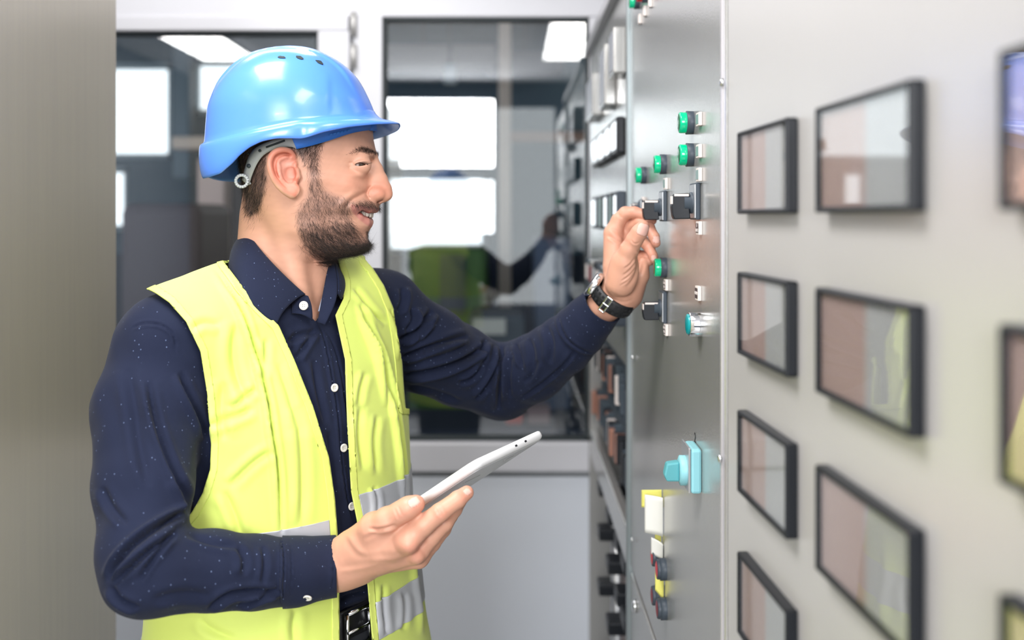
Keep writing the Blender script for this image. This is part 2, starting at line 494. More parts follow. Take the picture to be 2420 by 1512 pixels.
# handwritten figure on the door
def text_obj(body, size, loc, mtx, m, name, parent=None, ext=0.0002):
    cu = bpy.data.curves.new(name, 'FONT')
    cu.body = body; cu.size = size; cu.extrude = ext; cu.align_x = 'CENTER'; cu.align_y = 'CENTER'
    o = bpy.data.objects.new(name, cu)
    COL.objects.link(o)
    dg = bpy.context.evaluated_depsgraph_get()
    me = bpy.data.meshes.new_from_object(o.evaluated_get(dg))
    me.materials.clear(); me.materials.append(m)
    bpy.data.objects.remove(o)
    o = bpy.data.objects.new(name, me)
    COL.objects.link(o)
    M = mtx.to_4x4(); M.translation = Vector(loc)
    me.transform(M)
    if parent: under(o, parent)
    return o
ROTP = Matrix(((0, 0, -1), (-1, 0, 0), (0, 1, 0)))      # text facing -X, reading towards -Y
Yt = YP(1643)
text_obj('2', .016, (XP - .0004, Yt, ZP(1035, Yt)), ROTP, M_ink, 'handwritten_figure', mid)

# lamps
def lamp(px_, py_, D=.0252, mface=M_greenface, mlens=M_greenlamp, t=.016, label='', name='indicator_lamp', cat='lamp', group='green indicator lamps'):
    Y = YP(px_) + D / 2 * 0
    z = ZP(py_, Y)
    r = D / 2
    o = empty(name, (XP, Y, z), label, cat, group)
    under(MB().lathe([(r * 1.06, 0), (r * 1.08, .0075), (r * .98, .008), (0, .008)], (XP, Y, z), (-1, 0, 0)).build('collar', M_bluegrey), o)
    under(MB().lathe([(r * .95, .0078), (r * .96, t - .0015), (r * .90, t - .0003), (r * .80, t)], (XP, Y, z), (-1, 0, 0)).build('lens', mlens), o)
    under(MB().lathe([(r * .82, t - .0004), (r * .6, t + .0006), (0, t + .001)], (XP, Y, z), (-1, 0, 0)).build('lens_face', mface), o)
    return o
for (a, b, l) in ((1637, 290, 'green indicator lamp, topmost of the right pair'), (1637, 366, 'green indicator lamp just below the topmost one'),
                  (1573, 388, 'green indicator lamp in the middle, above the turned switch'), (1526, 414, 'small looking green indicator lamp nearest the far cabinet'),
                  (1574, 632, 'green indicator lamp below the raised fingers'), (1510, 2, 'green indicator lamp cut off by the top edge of the photo')):
    lamp(a, b, label=l)
lamp(1529, -14, mface=M_darkred, mlens=M_redlamp, label='red indicator lamp at the very top beside a green one', group='red round controls')

# label plates
def plate(px_, ya, yb_, w=.017, t=.004, face=M_platedk, label='', text=None, group='small label plates'):
    Y = YP(px_); za, zb_ = ZP(ya, Y), ZP(yb_, Y)
    o = empty('label_plate', (XP, Y + w / 2, (za + zb_) / 2), label, 'label', group)
    under(MB().box((XP - t, Y, zb_), (XP, Y + w, za), .0006).build('plate', M_plate), o)
    under(MB().box((XP - t - .0004, Y + .002, zb_ + .0022), (XP - t + .0004, Y + w - .001, za - .0022)).build('face', face), o)
    if text:
        text_obj(text, .0052, (XP - t - .0005, Y + w / 2 + .0005, (za + zb_) / 2), ROTP, M_plate, 'lettering', o, .0001)
    return o
plate(1660, 264, 296, face=M_plategr, label='ivory label plate beside the topmost green lamp')
plate(1660, 340, 372, face=M_plategr, label='ivory label plate beside the second green lamp')
plate(1660, 396, 428, face=M_plategr, label='pale label plate just above the upper right rotary switch')
plate(1579, 420, 447, face=M_plategr, label='pale label plate between green lamp and the held switch')
plate(1660, 523, 555, text='0\nAUTO', label='brown label plate under the upper right rotary switch')
plate(1580, 661, 687, text='GENER.\nNR 1', label='lettered label plate under the lowest green lamp')
plate(1580, 767, 794, text='GENER.\nREG', label='lettered label plate under the lower rotary switch')
plate(1658, 677, 711, text='ALARM', label='brown label plate above the chrome teal button')
plate(1516, 32, 55, w=.012, face=M_plate, label='farthest ivory label plate of the slanting row at the top')
plate(1528, 12, 37, w=.012, face=M_plate, label='middle ivory label plate of the slanting row at the top')
plate(1541, -8, 16, w=.012, face=M_plate, label='nearest ivory label plate of the slanting row at the top')
plate(1524, 465, 490, w=.010, face=M_plate, label='small pale plate behind the index finger')

# rotary switches
def rotary(px_, ya, yb_, kx, ka, kb, label, wide=.0385):
    Y = YP(px_); za, zb_ = ZP(ya, Y), ZP(yb_, Y)
    zm = (za + zb_) / 2; t = .0055
    Yc = Y + wide / 2
    o = empty('rotary_switch', (XP, Yc, zm), label, 'switch', 'black rotary switches on the panel')
    under(MB().box((XP - t * .96, Y, zb_), (XP, Y + wide, za), .0015).build('base_plate', M_bluegrey), o)
    under(MB().box((XP - t - .0006, Y + .002, zb_ + .002), (XP - t * .9, Y + wide - .002, za - .002)).build('foil_plate', M_silver), o)
    # handle: flat side faces the viewer
    xk = (kx - CX) / FPX * (Yc - .006)
    zk1, zk0 = ZP(ka, Yc - .006), ZP(kb, Yc - .006)
    zc = (zk0 + zk1) / 2
    under(MB().lathe([(.0120, 0), (.0120, .0030), (.0092, .0034), (.0092, .010), (0, .010)], (XP - t, Yc, (zc + zm) / 2 * 1.0 + .001), (-1, 0, 0)).build('collar', M_bluegrey), o)
    h = MB()
    x1_ = XP - t - .0042
    L = zk1 - zk0
    prof = [(x1_, zk1), (xk + .004, zk1 - .0006), (xk + .0012, zk1 - L * .15), (xk, zk1 - L * .5), (xk + .0012, zk0 + L * .15), (xk + .003, zk0), (x1_ + .001, zk0 + .0004), (x1_, zk0 + L * .4)]
    h.prism([(a, Yc - .0065, b) for a, b in prof], (0, .013, 0))
    hd = h.build('handle', M_black)
    bv = hd.modifiers.new('bevel', 'BEVEL'); bv.width = .0012; bv.segments = 2; bv.limit_method = 'ANGLE'
    under(hd, o)
    s_ = MB().box((xk + .0030, Yc - .0069, zk1 - .0036), (x1_ - .001, Yc - .0063, zk1 - .0010)).box((xk + .0002, Yc - .0066, zk1 - L * .42), (xk + .0014, Yc + .004, zk1 - L * .12)).build('pointer_stripe', M_plate)
    s_.parent = hd
    return o
rotary(1577, 450, 523, 1519, 472, 520, 'black rotary switch being turned between the fingers')
rotary(1656, 431, 519, 1587, 456, 518, 'black rotary switch to the right of the held one', .040)
rotary(1577, 690, 765, 1519, 713, 757, 'black rotary switch below the wrist watch')
# far, half hidden switch
rotary(1524, 470, 520, 1490, 480, 505, 'half hidden rotary switch behind the index finger', .03)

# teal push button in chrome
Yb_ = YP(1656); zz = ZP(766, Yb_); r_ = .0132
o = empty('push_button', (XP, Yb_, zz), 'teal push button in a polished chrome collar', 'button')
under(MB().lathe([(r_, 0), (r_, .0125), (r_ * .9, .0135), (r_ * .82, .0125)], (XP, Yb_, zz), (-1, 0, 0)).build('collar', M_chrome), o)
under(MB().lathe([(r_ * .86, .011), (r_ * .86, .0150), (r_ * .7, .0158), (0, .0160)], (XP, Yb_, zz), (-1, 0, 0)).build('cap', M_teal), o)

# cyan main switch
Yc_ = YP(1659)
o = empty('main_switch', (XP, Yc_ + .02, ZP(1115, Yc_)), 'cyan rotary switch on a grey square plate low on the panel', 'switch')
za, zb_ = ZP(1062, Yc_), ZP(1168, Yc_)
under(MB().box((XP - .012, Yc_, zb_), (XP, Yc_ + .045, za), .003).build('base_block', M_cyan), o)
under(MB().box((XP - .0145, Yc_ + .001, zb_ + .0008), (XP - .012, Yc_ + .047, za + .001), .0008).build('front_plate', M_silver), o)
zc = ZP(1112, Yc_ + .02)
under(MB().lathe([(.0165, 0), (.0165, .006), (.013, .0075), (0, .0075)], (XP - .0145, Yc_ + .022, zc), (-1, 0, 0)).build('collar', M_cyan), o)
h = MB()
h.prism([(XP - .022, Yc_ + .014, zc + .011), (XP - .036, Yc_ + .014, zc + .009), (XP - .039, Yc_ + .014, zc - .004), (XP - .036, Yc_ + .014, zc - .011), (XP - .022, Yc_ + .014, zc - .011)], (0, .014, 0))
hd = h.build('handle', M_cyand)
bv = hd.modifiers.new('bevel', 'BEVEL'); bv.width = .002; bv.segments = 2
under(hd, o)

# papers curling off the door
def curl(name, px_near, ya, yb_, w, lift, m, label, skew=0.0, cat='paper', nu=14):
    Y = YP(px_near); za, zb_ = ZP(ya, Y), ZP(yb_, Y)
    G = []
    for j in range(9):
        v = j / 8
        row = []
        for i in range(nu + 1):
            u = i / nu
            xx = XP - .0010 - lift * (u ** 1.6) 
            row.append((xx, Y + .003 + w * u * .55, za + (zb_ - za) * v + skew * u))
        G.append(row)
    o = MB().grid(G).build(name, m)
    s = o.modifiers.new('thick', 'SOLIDIFY'); s.thickness = .0003
    return tag(o, label, cat)
curl('warning_sticker', 1566, 1158, 1200, .05, .0242, M_yellow, 'yellow sticker curling off the panel above the white paper', -.008, 'sticker')
curl('paper_note', 1569, 1178, 1270, .045, .0215, M_paper, 'tall white paper note curling off the panel', -.002)
curl('paper_note', 1569, 1288, 1328, .040, .013, M_paper, 'short white paper note covering the upper red button', .003)
curl('warning_sticker', 1565, 1268, 1292, .02, .007, M_yellow, 'small yellow sticker strip between the two white notes', 0, 'sticker')
curl('warning_sticker', 1571, 1366, 1428, .02, .010, M_yellow, 'slanted yellow sticker between the red and the dark buttons', .014, 'sticker')
for (a, b, mm, ml, l) in ((1561, 1315, M_redlamp, M_bluegrey, 'red push button mostly covered by the short white note'),
                      (1573, 1345, M_redlamp, M_bluegrey, 'red push button with slate collar just below the white note'),
                      (1561, 1407, M_darkred, M_bluegrey, 'dark red push button, farther one of the lowest pair'),
                      (1574, 1438, M_darkred, M_bluegrey, 'dark red push button, nearer one of the lowest pair')):
    lamp(a, b, D=.0275, mface=mm, mlens=ml, t=.0125, label=l, name='push_button', cat='button', group='red round controls')

# ------------------------------------------------------------------ near cabinet, door slightly ajar
SL = (1210 - 1097) / FPX
ang = math.atan(SL)
def XN(Y): return XP + SL * (Y2 - Y)
near = empty('switchgear_cabinet', (XP + .3, Y2 - .5, 0), 'nearest grey cabinet with columns of black framed meters, out of focus', 'cabinet')
under(MB().box((XP + .12, Y2 - 1.0, 0), (XP + .55, Y2 - .004, ZT)).build('body', M_panel), near)
# local frame of the door: origin at hinge (XP,Y2), u runs towards the camera
RD = Matrix.Translation((XP, Y2 - .002, 0)) @ Matrix.Rotation(ang, 4, 'Z')
# local -Y = towards the camera, local -X = outwards
under(MB().box((0, -.95, .06), (.025, 0, ZT - .01), .003, M=RD).build('door', M_door), near)
under(MB().box((.0, -.95, .06), (.10, -.93, ZT - .01), M=RD).build('door_edge', M_door), near)
M_dialrefl = mat('pink_reflection_dial', (.88, .66, .60), .4, coat=.2)  # pink reflection in the meter glass put into the dial colour
M_cardrefl = mat('pale_reflection_card', (.86, .89, .90), .4)  # pale half of the glass reflection, built as a flat card
M_gglass = glass_mat('meter_glass', 0.10, (.98, .98, .98), graze=.35)
def local_v(Y):            # world depth -> distance along the door
    return (Y2 - Y) / math.cos(ang)
rowsz = (1.640, 1.5155, 1.3925, 1.266)
colsY = ((.757, .893, 'left column'), (.548, .6955, 'middle column'), (.315, .458, 'right column, cut by the frame'))
rown = ('top row', 'second row', 'third row', 'bottom row')
# ceiling lamp housings around the lamps; the last two are added for light
for (x_, y_, sx_, sy_, lb_) in ((-1.87, -.62, .36, .95, 'ceiling light mirrored in the left glass pane'), (.46, -.40, .50, 1.35, 'ceiling light mirrored in the right glass pane'), (-.62, .72, .60, .80, 'added ceiling light in front of the worker, out of view above the aisle'), (-.75, 2.15, 1.10, .50, 'added ceiling light behind the worker, out of view next to the glazed partition')):
    a = MB(); hx, hy, q = sx_ / 2, sy_ / 2, .03
    a.box((x_ - hx - q, y_ - hy - q, 2.65), (x_ - hx, y_ + hy + q, 2.70)).box((x_ + hx, y_ - hy - q, 2.65), (x_ + hx + q, y_ + hy + q, 2.70))
    a.box((x_ - hx, y_ - hy - q, 2.65), (x_ + hx, y_ - hy, 2.70)).box((x_ - hx, y_ + hy, 2.65), (x_ + hx, y_ + hy + q, 2.70))
    tag(a.build('ceiling_light', M_white), lb_, 'light', 'room ceiling lights')
for ci, (ya, yb_, cl) in enumerate(colsY):
    for ri, zc in enumerate(rowsz):
        v0, v1 = -local_v(yb_), -local_v(ya)
        H = .0365
        t = .010
        g = empty('panel_meter', RD @ Vector((0, (v0 + v1) / 2, zc)), 'blurred black framed meter, %s, %s' % (rown[ri], cl), 'meter', 'meters on the nearest cabinet')
        b = MB(); e = .0040
        lo, hi = min(v0, v1), max(v0, v1)
        b.box((-t, lo, zc - H), (0, lo + e, zc + H), .0018, M=RD).box((-t, hi - e, zc - H), (0, hi, zc + H), .0018, M=RD)
        b.box((-t, lo, zc + H - e), (0, hi, zc + H), .0018, M=RD).box((-t, lo, zc - H), (0, hi, zc - H + e), .0015, M=RD)
        under(b.build('bezel', M_black), g)
        d = MB().box((-t * .62, lo + e, zc - H + e), (-.0005, hi - e, zc + H - e), M=RD).build('dial', M_dialrefl)
        under(d, g)
        under(MB().box((-t * .9, lo + e * .5, zc - H + e * .5), (-t * .78, hi - e * .5, zc + H - e * .5), M=RD).build('glass', M_gglass), g)
        under(MB().box((-t * .66, lo + e, zc - H + e), (-t * .58, lo + (hi - lo) * .46, zc + H - e), M=RD).build('reflection_card', M_cardrefl), g)

# ------------------------------------------------------------------ far cabinets
far = empty('switchgear_cabinet', (XP + .3, 2.2, 0), 'farthest grey cabinet with meters above open terminal rows', 'cabinet')
Y3 = 2.70
under(MB().box((XP + .14, Y1 + .016, 0), (XP + .5, Y3, ZT)).build('body', M_panel), far)
under(MB().box((XP + .004, Y1 + .016, 1.325), (XP + .14, Y3, ZT), .003).build('door', M_panel), far)
under(MB().box((XP - .012, Y1 + .016, ZT - .012), (XP + .02, Y3, ZT + .012), .002).build('top_rail', M_trim), far)
under(MB().box((XP + .0, Y1 + .016, .97), (XP + .02, Y3, 1.035), .003).build('cross_rail', M_panel), far)
under(MB().box((XP + .10, Y1 + .02, .02), (XP + .135, Y3, 1.32)).build('back_plate', M_dark), far)
under(MB().box((XP + .0, Y3 - .04, 0), (XP + .14, Y3, 1.325), .003).build('frame_post', M_panel), far)
random.seed(4)
def fmeter(ya, yb_, z0, z1, face, label, t=.02, m=M_panel):
    g = empty('panel_meter', (XP, (ya + yb_) / 2, (z0 + z1) / 2), label, 'meter', 'meters on the farthest cabinet')
    under(MB().box((XP - t, ya, z0), (XP + .0035, yb_, z1), .003).build('bezel', m), g)
    under(MB().box((XP - t - .001, ya + .008, z0 + .008), (XP - t + .001, yb_ - .008, z1 - .008)).build('dial', face), g)
M_gdial = mat('grey_meter_front', (.42, .44, .49), .35)
M_fdial = mat('white_glossy_dial', (.85, .87, .90), .12, coat=.8)
fmeter(1.84, 1.93, 1.868, 1.955, M_gdial, 'grey edged meter, nearest of the top row on the farthest cabinet')
fmeter(2.02, 2.14, 1.83, 1.955, M_gdial, 'grey edged meter, middle of the top row on the farthest cabinet')
fmeter(2.32, 2.52, 1.84, 1.94, M_gdial, 'grey edged meter, last of the top row on the farthest cabinet')
for k, (a, b) in enumerate(((1.86, 1.965), (1.985, 2.10), (2.12, 2.26), (2.28, 2.44))):
    fmeter(a, b, 1.722, 1.79, M_fdial, 'white faced meter, %s in the second row of the farthest cabinet' % ('nearest', 'second', 'third', 'last')[k], .012, M_black)
for k, (a, b) in enumerate(((1.84, 1.90), (1.93, 1.99), (2.03, 2.10), (2.15, 2.24), (2.30, 2.42))):
    fmeter(a, b, 1.575, 1.65, (M_fdial, M_plategr)[k % 2], 'greenish meter, %s in the third row of the farthest cabinet' % ('nearest', 'second', 'third', 'fourth', 'last')[k], .014, (M_bluegrey, M_black)[k % 2])
for k in range(7):
    Yk = 1.86 + .105 * k
    g = empty('terminal_relay', (XP, Yk, 1.44), 'small dark relay, number %s from the near end of the row on the farthest cabinet' % ('one', 'two', 'three', 'four', 'five', 'six', 'seven')[k], 'relay', 'relays under the meters')
    under(MB().box((XP - .02, Yk - .03, 1.40 + .01 * (k % 3)), (XP + .006, Yk + .03, 1.50), .003).build('housing', (M_bluegrey, M_black, M_panel)[k % 3]), g)
    under(MB().box((XP - .023, Yk - .018, 1.45), (XP - .019, Yk + .018, 1.485)).build('face', (M_plate, M_silver, M_darkred)[k % 3]), g)
# terminal strips: rails of small blocks
cols = [M_black, M_bluegrey, mat('copper_terminal', (.45, .22, .16), .4, metal=.5), M_plate, M_dark]
for ri, zc in enumerate((1.245, 1.115)):
    g = empty('terminal_strip', (XP + .04, 2.2, zc), ('upper' if ri == 0 else 'lower') + ' slanting looking row of wired terminals in the open cabinet bay', 'terminal strip', 'terminal strips')
    under(MB().box((XP + .03, Y1 + .03, zc - .05), (XP + .10, Y3 - .05, zc + .05)).build('rail', M_dark), g)
    for k in range(34):
        Yk = Y1 + .035 + k * .026
        m_ = cols[random.choice((0, 0, 1, 2, 3, 4, 4))]
        dz = random.uniform(-.01, .01)
        under(MB().box((XP + .005 + random.uniform(0, .012), Yk, zc - .03 + dz), (XP + .032, Yk + .019, zc + .03 + dz), .002).build('terminal', m_), g)
# vertical cables with clamps in the lower bay
for k, (Yk, rr) in enumerate(((1.86, .022), (1.98, .016), (2.16, .018), (2.38, .016))):
    g = empty('cable_duct', (XP + .05, Yk, 0), 'vertical grey conduit with black clamps, %s from the viewer' % ('nearest', 'second', 'third', 'fourth')[k], 'conduit', 'conduits in the lower bay')
    under(MB().tube((XP + .045, Yk, .02), (XP + .045, Yk, .975), rr, seg=18).build('pipe', (mat('pinkish_conduit', (.34, .30, .30), .4, metal=.3) if k % 2 == 0 else M_silver)), g)
    for zc in (.955, .85, .72, .55):
        under(MB().box((XP - .002, Yk - rr - .014, zc - .014), (XP + .08, Yk + rr + .014, zc + .014), .004).build('clamp', M_black), g)
# ------------------------------------------------------------------ implicit sculpting kit
F32 = np.float32
def smin(a, b, k):
    h = np.clip(0.5 + 0.5 * (b - a) / k, 0, 1)
    return b + (a - b) * h - k * h * (1 - h)
def smax(a, b, k): return -smin(-a, -b, k)
def cap(P, a, b, ra, rb):
    a = np.asarray(a, F32); b = np.asarray(b, F32)
    ab = b - a
    t = np.clip(((P - a) @ ab) / max(float(ab @ ab), 1e-12), 0, 1)
    d = P - a - t[:, None] * ab
    return np.sqrt((d * d).sum(1)) - (ra + (rb - ra) * t)
def chain(P, pts, k=0.002):
    """pts: list of (vec, r)"""
    v = None
    for (a, ra), (b, rb) in zip(pts[:-1], pts[1:]):
        c = cap(P, a, b, ra, rb)
        v = c if v is None else smin(v, c, k)
    return v
def ell(P, c, r, R=None):
    q = P - np.asarray(c, F32)
    if R is not None: q = q @ np.asarray(R, F32)
    r = np.asarray(r, F32)
    k0 = np.sqrt(((q / r) ** 2).sum(1)); k1 = np.sqrt(((q / (r * r)) ** 2).sum(1))
    return k0 * (k0 - 1) / np.maximum(k1, 1e-9)
def proj(P):
    """to picture pixels (only used to read positions off the photograph)"""
    return np.stack([CX + P[:, 0] / P[:, 1] * FPX, HY - (P[:, 2] - EYE) / P[:, 1] * FPX], 1)
def poly_sd(q, poly):
    """signed distance to a polygon, negative inside"""
    poly = np.asarray(poly, float); n = len(poly)
    d = np.full(len(q), 1e18); s = np.ones(len(q))
    j = n - 1
    for i in range(n):
        e = poly[j] - poly[i]; w = q - poly[i]
        t = np.clip((w @ e) / max(e @ e, 1e-12), 0, 1)
        b = w - t[:, None] * e
        d = np.minimum(d, (b * b).sum(1))
        c1 = q[:, 1] >= poly[i][1]; c2 = q[:, 1] < poly[j][1]; c3 = e[0] * w[:, 1] > e[1] * w[:, 0]
        flip = (c1 & c2 & c3) | (~c1 & ~c2 & ~c3)
        s = np.where(flip, -s, s)
        j = i
    return s * np.sqrt(d)
def line_sd(q, pts):
    """distance, signed side and 0..1 position along an open polyline"""
    pts = np.asarray(pts, float)
    L = np.r_[0, np.cumsum(np.linalg.norm(np.diff(pts, axis=0), axis=1))]
    best = np.full(len(q), 1e18); side = np.zeros(len(q)); tt = np.zeros(len(q))
    for i in range(len(pts) - 1):
        e = pts[i + 1] - pts[i]; w = q - pts[i]
        t = np.clip((w @ e) / max(e @ e, 1e-12), 0, 1)
        b = w - t[:, None] * e
        d = (b * b).sum(1)
        m = d < best
        best = np.where(m, d, best)
        side = np.where(m, np.sign(e[0] * w[:, 1] - e[1] * w[:, 0]), side)
        tt = np.where(m, (L[i] + t * (L[i + 1] - L[i])) / L[-1], tt)
    return np.sqrt(best), side, tt
def smooth(pts, n=2):
    pts = [np.asarray(p, float) for p in pts]
    for _ in range(n):
        o = [pts[0]]
        for a, b in zip(pts[:-1], pts[1:]): o += [a * .75 + b * .25, a * .25 + b * .75]
        o.append(pts[-1]); pts = o
    return pts
def smooth_closed(pts, n=2):
    pts = [np.asarray(p, float) for p in pts]
    for _ in range(n):
        o = []
        for i in range(len(pts)):
            a, b = pts[i], pts[(i + 1) % len(pts)]
            o += [a * .75 + b * .25, a * .25 + b * .75]
        pts = o
    return pts

def surface(fn, lo, hi, h, lip=1.35, blk=5, newton=1):
    lo = np.asarray(lo, float); hi = np.asarray(hi, float)
    nb = np.ceil((hi - lo) / (h * blk)).astype(int)
    bi = np.stack(np.meshgrid(*[np.arange(n) for n in nb], indexing='ij'), -1).reshape(-1, 3)
    cen = (lo + (bi + .5) * blk * h).astype(F32)
    fc = fn(cen)
    act = np.abs(fc) < lip * blk * h * .87 + .002
    n = nb * blk + 1
    V = np.repeat(np.repeat(np.repeat(np.where(fc > 0, 1, -1).astype(F32).reshape(nb), blk, 0), blk, 1), blk, 2)
    V = np.pad(V, ((0, 1), (0, 1), (0, 1)), mode='edge')
    ab = bi[act]
    loc = np.stack(np.meshgrid(*[np.arange(blk + 1)] * 3, indexing='ij'), -1).reshape(-1, 3)
    for s in range(0, len(ab), 4000):
        idx = (ab[s:s + 4000, None, :] * blk + loc[None]).reshape(-1, 3)
        v = fn((lo + idx * h).astype(F32))
        V[idx[:, 0], idx[:, 1], idx[:, 2]] = v
    cl = np.stack(np.meshgrid(*[np.arange(blk)] * 3, indexing='ij'), -1).reshape(-1, 3)
    C = (ab[:, None, :] * blk + cl[None]).reshape(-1, 3)
    cor = np.array([[i, j, k] for i in (0, 1) for j in (0, 1) for k in (0, 1)])
    vals = np.stack([V[C[:, 0] + c[0], C[:, 1] + c[1], C[:, 2] + c[2]] for c in cor], 1)
    sg = vals < 0
    mx = sg.any(1) & ~sg.all(1)
    C, vals, sg = C[mx], vals[mx], sg[mx]
    acc = np.zeros((len(C), 3)); cnt = np.zeros(len(C))
    for a in range(8):
        for b in range(a + 1, 8):
            if np.abs(cor[a] - cor[b]).sum() != 1: continue
            m = sg[:, a] != sg[:, b]
            t = vals[m, a] / (vals[m, a] - vals[m, b])
            acc[m] += cor[a] + t[:, None] * (cor[b] - cor[a]); cnt[m] += 1
    vert = lo + (C + acc / cnt[:, None]) * h
    ID = np.full(tuple(n), -1, np.int32)
    ID[C[:, 0], C[:, 1], C[:, 2]] = np.arange(len(C))
    quads = []
    for d, (a, b) in enumerate(((1, 2), (2, 0), (0, 1))):
        e = np.zeros(3, int); e[d] = 1
        ca = np.zeros(3, int); ca[a] = 1
        cb = np.zeros(3, int); cb[b] = 1
        ok = (C[:, a] > 0) & (C[:, b] > 0)
        c0 = C[ok]
        s0 = V[c0[:, 0], c0[:, 1], c0[:, 2]] < 0
        s1 = V[c0[:, 0] + e[0], c0[:, 1] + e[1], c0[:, 2] + e[2]] < 0
        m = s0 != s1
        c0, s0 = c0[m], s0[m]
        g = lambda c: ID[c[:, 0], c[:, 1], c[:, 2]]
        q = np.stack([g(c0), g(c0 - ca), g(c0 - ca - cb), g(c0 - cb)], 1)
        q = np.where(s0[:, None], q, q[:, ::-1])
        quads.append(q[(q >= 0).all(1)])
    Q = np.concatenate(quads)
    for _ in range(newton):
        g, f = grad(fn, vert)
        step = np.clip(f / np.maximum(np.linalg.norm(g, axis=1), .2), -h * .6, h * .6)
        vert = vert - step[:, None] * g / np.maximum(np.linalg.norm(g, axis=1), 1e-6)[:, None]
    return vert, Q
def grad(fn, v, e=4e-4):
    v = v.astype(np.float64)
    f = fn(v.astype(F32))
    g = np.zeros((len(v), 3))
    for i in range(3):
        d = np.zeros(3); d[i] = e
        g[:, i] = (fn((v + d)) - fn((v - d))) / (2 * e)
    return g, f
def normals(v, Q):
    n = np.cross(v[Q[:, 2]] - v[Q[:, 0]], v[Q[:, 3]] - v[Q[:, 1]])
    N = np.zeros_like(v)
    for k in range(4): np.add.at(N, Q[:, k], n)
    return N / np.maximum(np.linalg.norm(N, axis=1), 1e-12)[:, None]
def relax(v, Q, it=1, w=.5):
    e = np.concatenate([Q[:, [0, 1]], Q[:, [1, 2]], Q[:, [2, 3]], Q[:, [3, 0]]])
    e = np.concatenate([e, e[:, ::-1]])
    for _ in range(it):
        s = np.zeros_like(v); c = np.zeros(len(v))
        np.add.at(s, e[:, 0], v[e[:, 1]]); np.add.at(c, e[:, 0], 1)
        v = v * (1 - w) + w * s / np.maximum(c, 1)[:, None]
    return v
def trim(v, Q, c, gradc):
    """keep faces with a vertex where c<0, pull the overhanging vertices onto c=0"""
    keep = (c[Q] < 0).any(1)
    Q = Q[keep]
    used = np.unique(Q)
    mp = np.full(len(v), -1); mp[used] = np.arange(len(used))
    return v[used], mp[Q], used
def np_mesh(name, v, Q, m, parent=None, col=None, smooth_=True):
    me = bpy.data.meshes.new(name)
    me.vertices.add(len(v)); me.vertices.foreach_set('co', np.asarray(v, F32).ravel())
    k = Q.shape[1]
    me.loops.add(len(Q) * k); me.loops.foreach_set('vertex_index', Q.astype(np.int32).ravel())
    me.polygons.add(len(Q)); me.polygons.foreach_set('loop_start', np.arange(0, len(Q) * k, k, dtype=np.int32))
    try: me.polygons.foreach_set('loop_total', np.full(len(Q), k, np.int32))
    except Exception: pass
    me.update(calc_edges=True); me.validate()
    if smooth_: me.shade_smooth()
    if col is not None:
        a = me.color_attributes.new('tone', 'FLOAT_COLOR', 'POINT')
        c4 = np.ones((len(v), 4), F32); c4[:, :3] = col
        a.data.foreach_set('color', c4.ravel())
    me.materials.append(m)
    o = bpy.data.objects.new(name, me)
    COL.objects.link(o)
    if parent: o.parent = parent
    return o
def folds(v, N, specs, side_y=None):
    """cloth creases given as pixel polylines: (pts, width px, depth m[, ridge])"""
    q = proj(v)
    px_m = v[:, 1] / FPX
    D = np.zeros(len(v))
    for s in specs:
        pts, wd, amp = s[:3]
        P_ = np.array(smooth(pts, 2))
        lo, hi = P_.min(0) - wd * 5, P_.max(0) + wd * 5
        m = ((q > lo) & (q < hi)).all(1)
        if not m.any(): continue
        d, sd, t = line_sd(q[m], P_)
        x = d * sd / wd
        env = np.clip(np.minimum(t, 1 - t) * 5, 0, 1) ** .7
        endd = (t <= 0) | (t >= 1)
        pr = -np.exp(-x * x) * 1.0 + .75 * np.exp(-((x - 1.7) / 1.2) ** 2) + .35 * np.exp(-((x + 1.9) / 1.3) ** 2)
        D[m] += amp * pr * np.where(endd, 0, env)
    # near side only: the crease lives where the surface faces the viewer
    if side_y is not None:
        D *= np.clip((side_y - v[:, 1]) / .03, 0, 1)
    face = np.clip(-(N * (v - np.array([0, 0, EYE]))).sum(1) / np.linalg.norm(v - np.array([0, 0, EYE]), axis=1) * 3, 0, 1)
    return v + N * (D * face)[:, None]
def vnoise(v, s, seed=0):
    """cheap smooth noise, -1..1"""
    r = np.random.RandomState(seed)
    o = np.zeros(len(v))
    for k in range(6):
        w = r.normal(size=3) * s
        o += np.sin(v @ w + r.uniform(0, 6.28)) / 6
    return o * 1.6
# ------------------------------------------------------------------ shapes of trunk and sleeves (shared by body and clothes)
U1 = np.array([.575, .818, 0]); U2 = np.array([.818, -.575, 0])
def J(x, y, Y, rp): return (P3(x, y, Y), rp * Y / FPX)
def torso_uv(P):
    z = P[:, 2]
    cx = np.interp(z, [.95, 1.2, 1.42, 1.52], [-.270, -.285, -.290, -.288]); cy_ = 1.262
    dx, dy = P[:, 0] - cx, P[:, 1] - cy_
    return dx * U1[0] + dy * U1[1], dx * U2[0] + dy * U2[1], z
TZ = [.90, 1.05, 1.15, 1.25, 1.35, 1.42, 1.48, 1.53]
def torso(P, A, B, top=1.505, k=.03):
    u, w, z = torso_uv(P)
    a = np.interp(z, TZ, A); b = np.interp(z, TZ, B)
    r = (np.abs(u / a) ** 2.25 + np.abs(w / b) ** 2.25) ** (1 / 2.25)
    f = (r - 1) * np.minimum(a, b) * 1.05
    return smax(f, z - top, k)
SH_A = [.165, .165, .163, .165, .170, .172, .160, .12]
SH_B = [.112, .112, .112, .113, .110, .098, .080, .055]
SHO = [(np.array([-.388, 1.128, 1.458]), .054), (np.array([-.340, 1.190, 1.482]), .053), (np.array([-.287, 1.262, 1.500]), .055), (np.array([-.230, 1.345, 1.490]), .053), (np.array([-.185, 1.412, 1.470]), .054)]
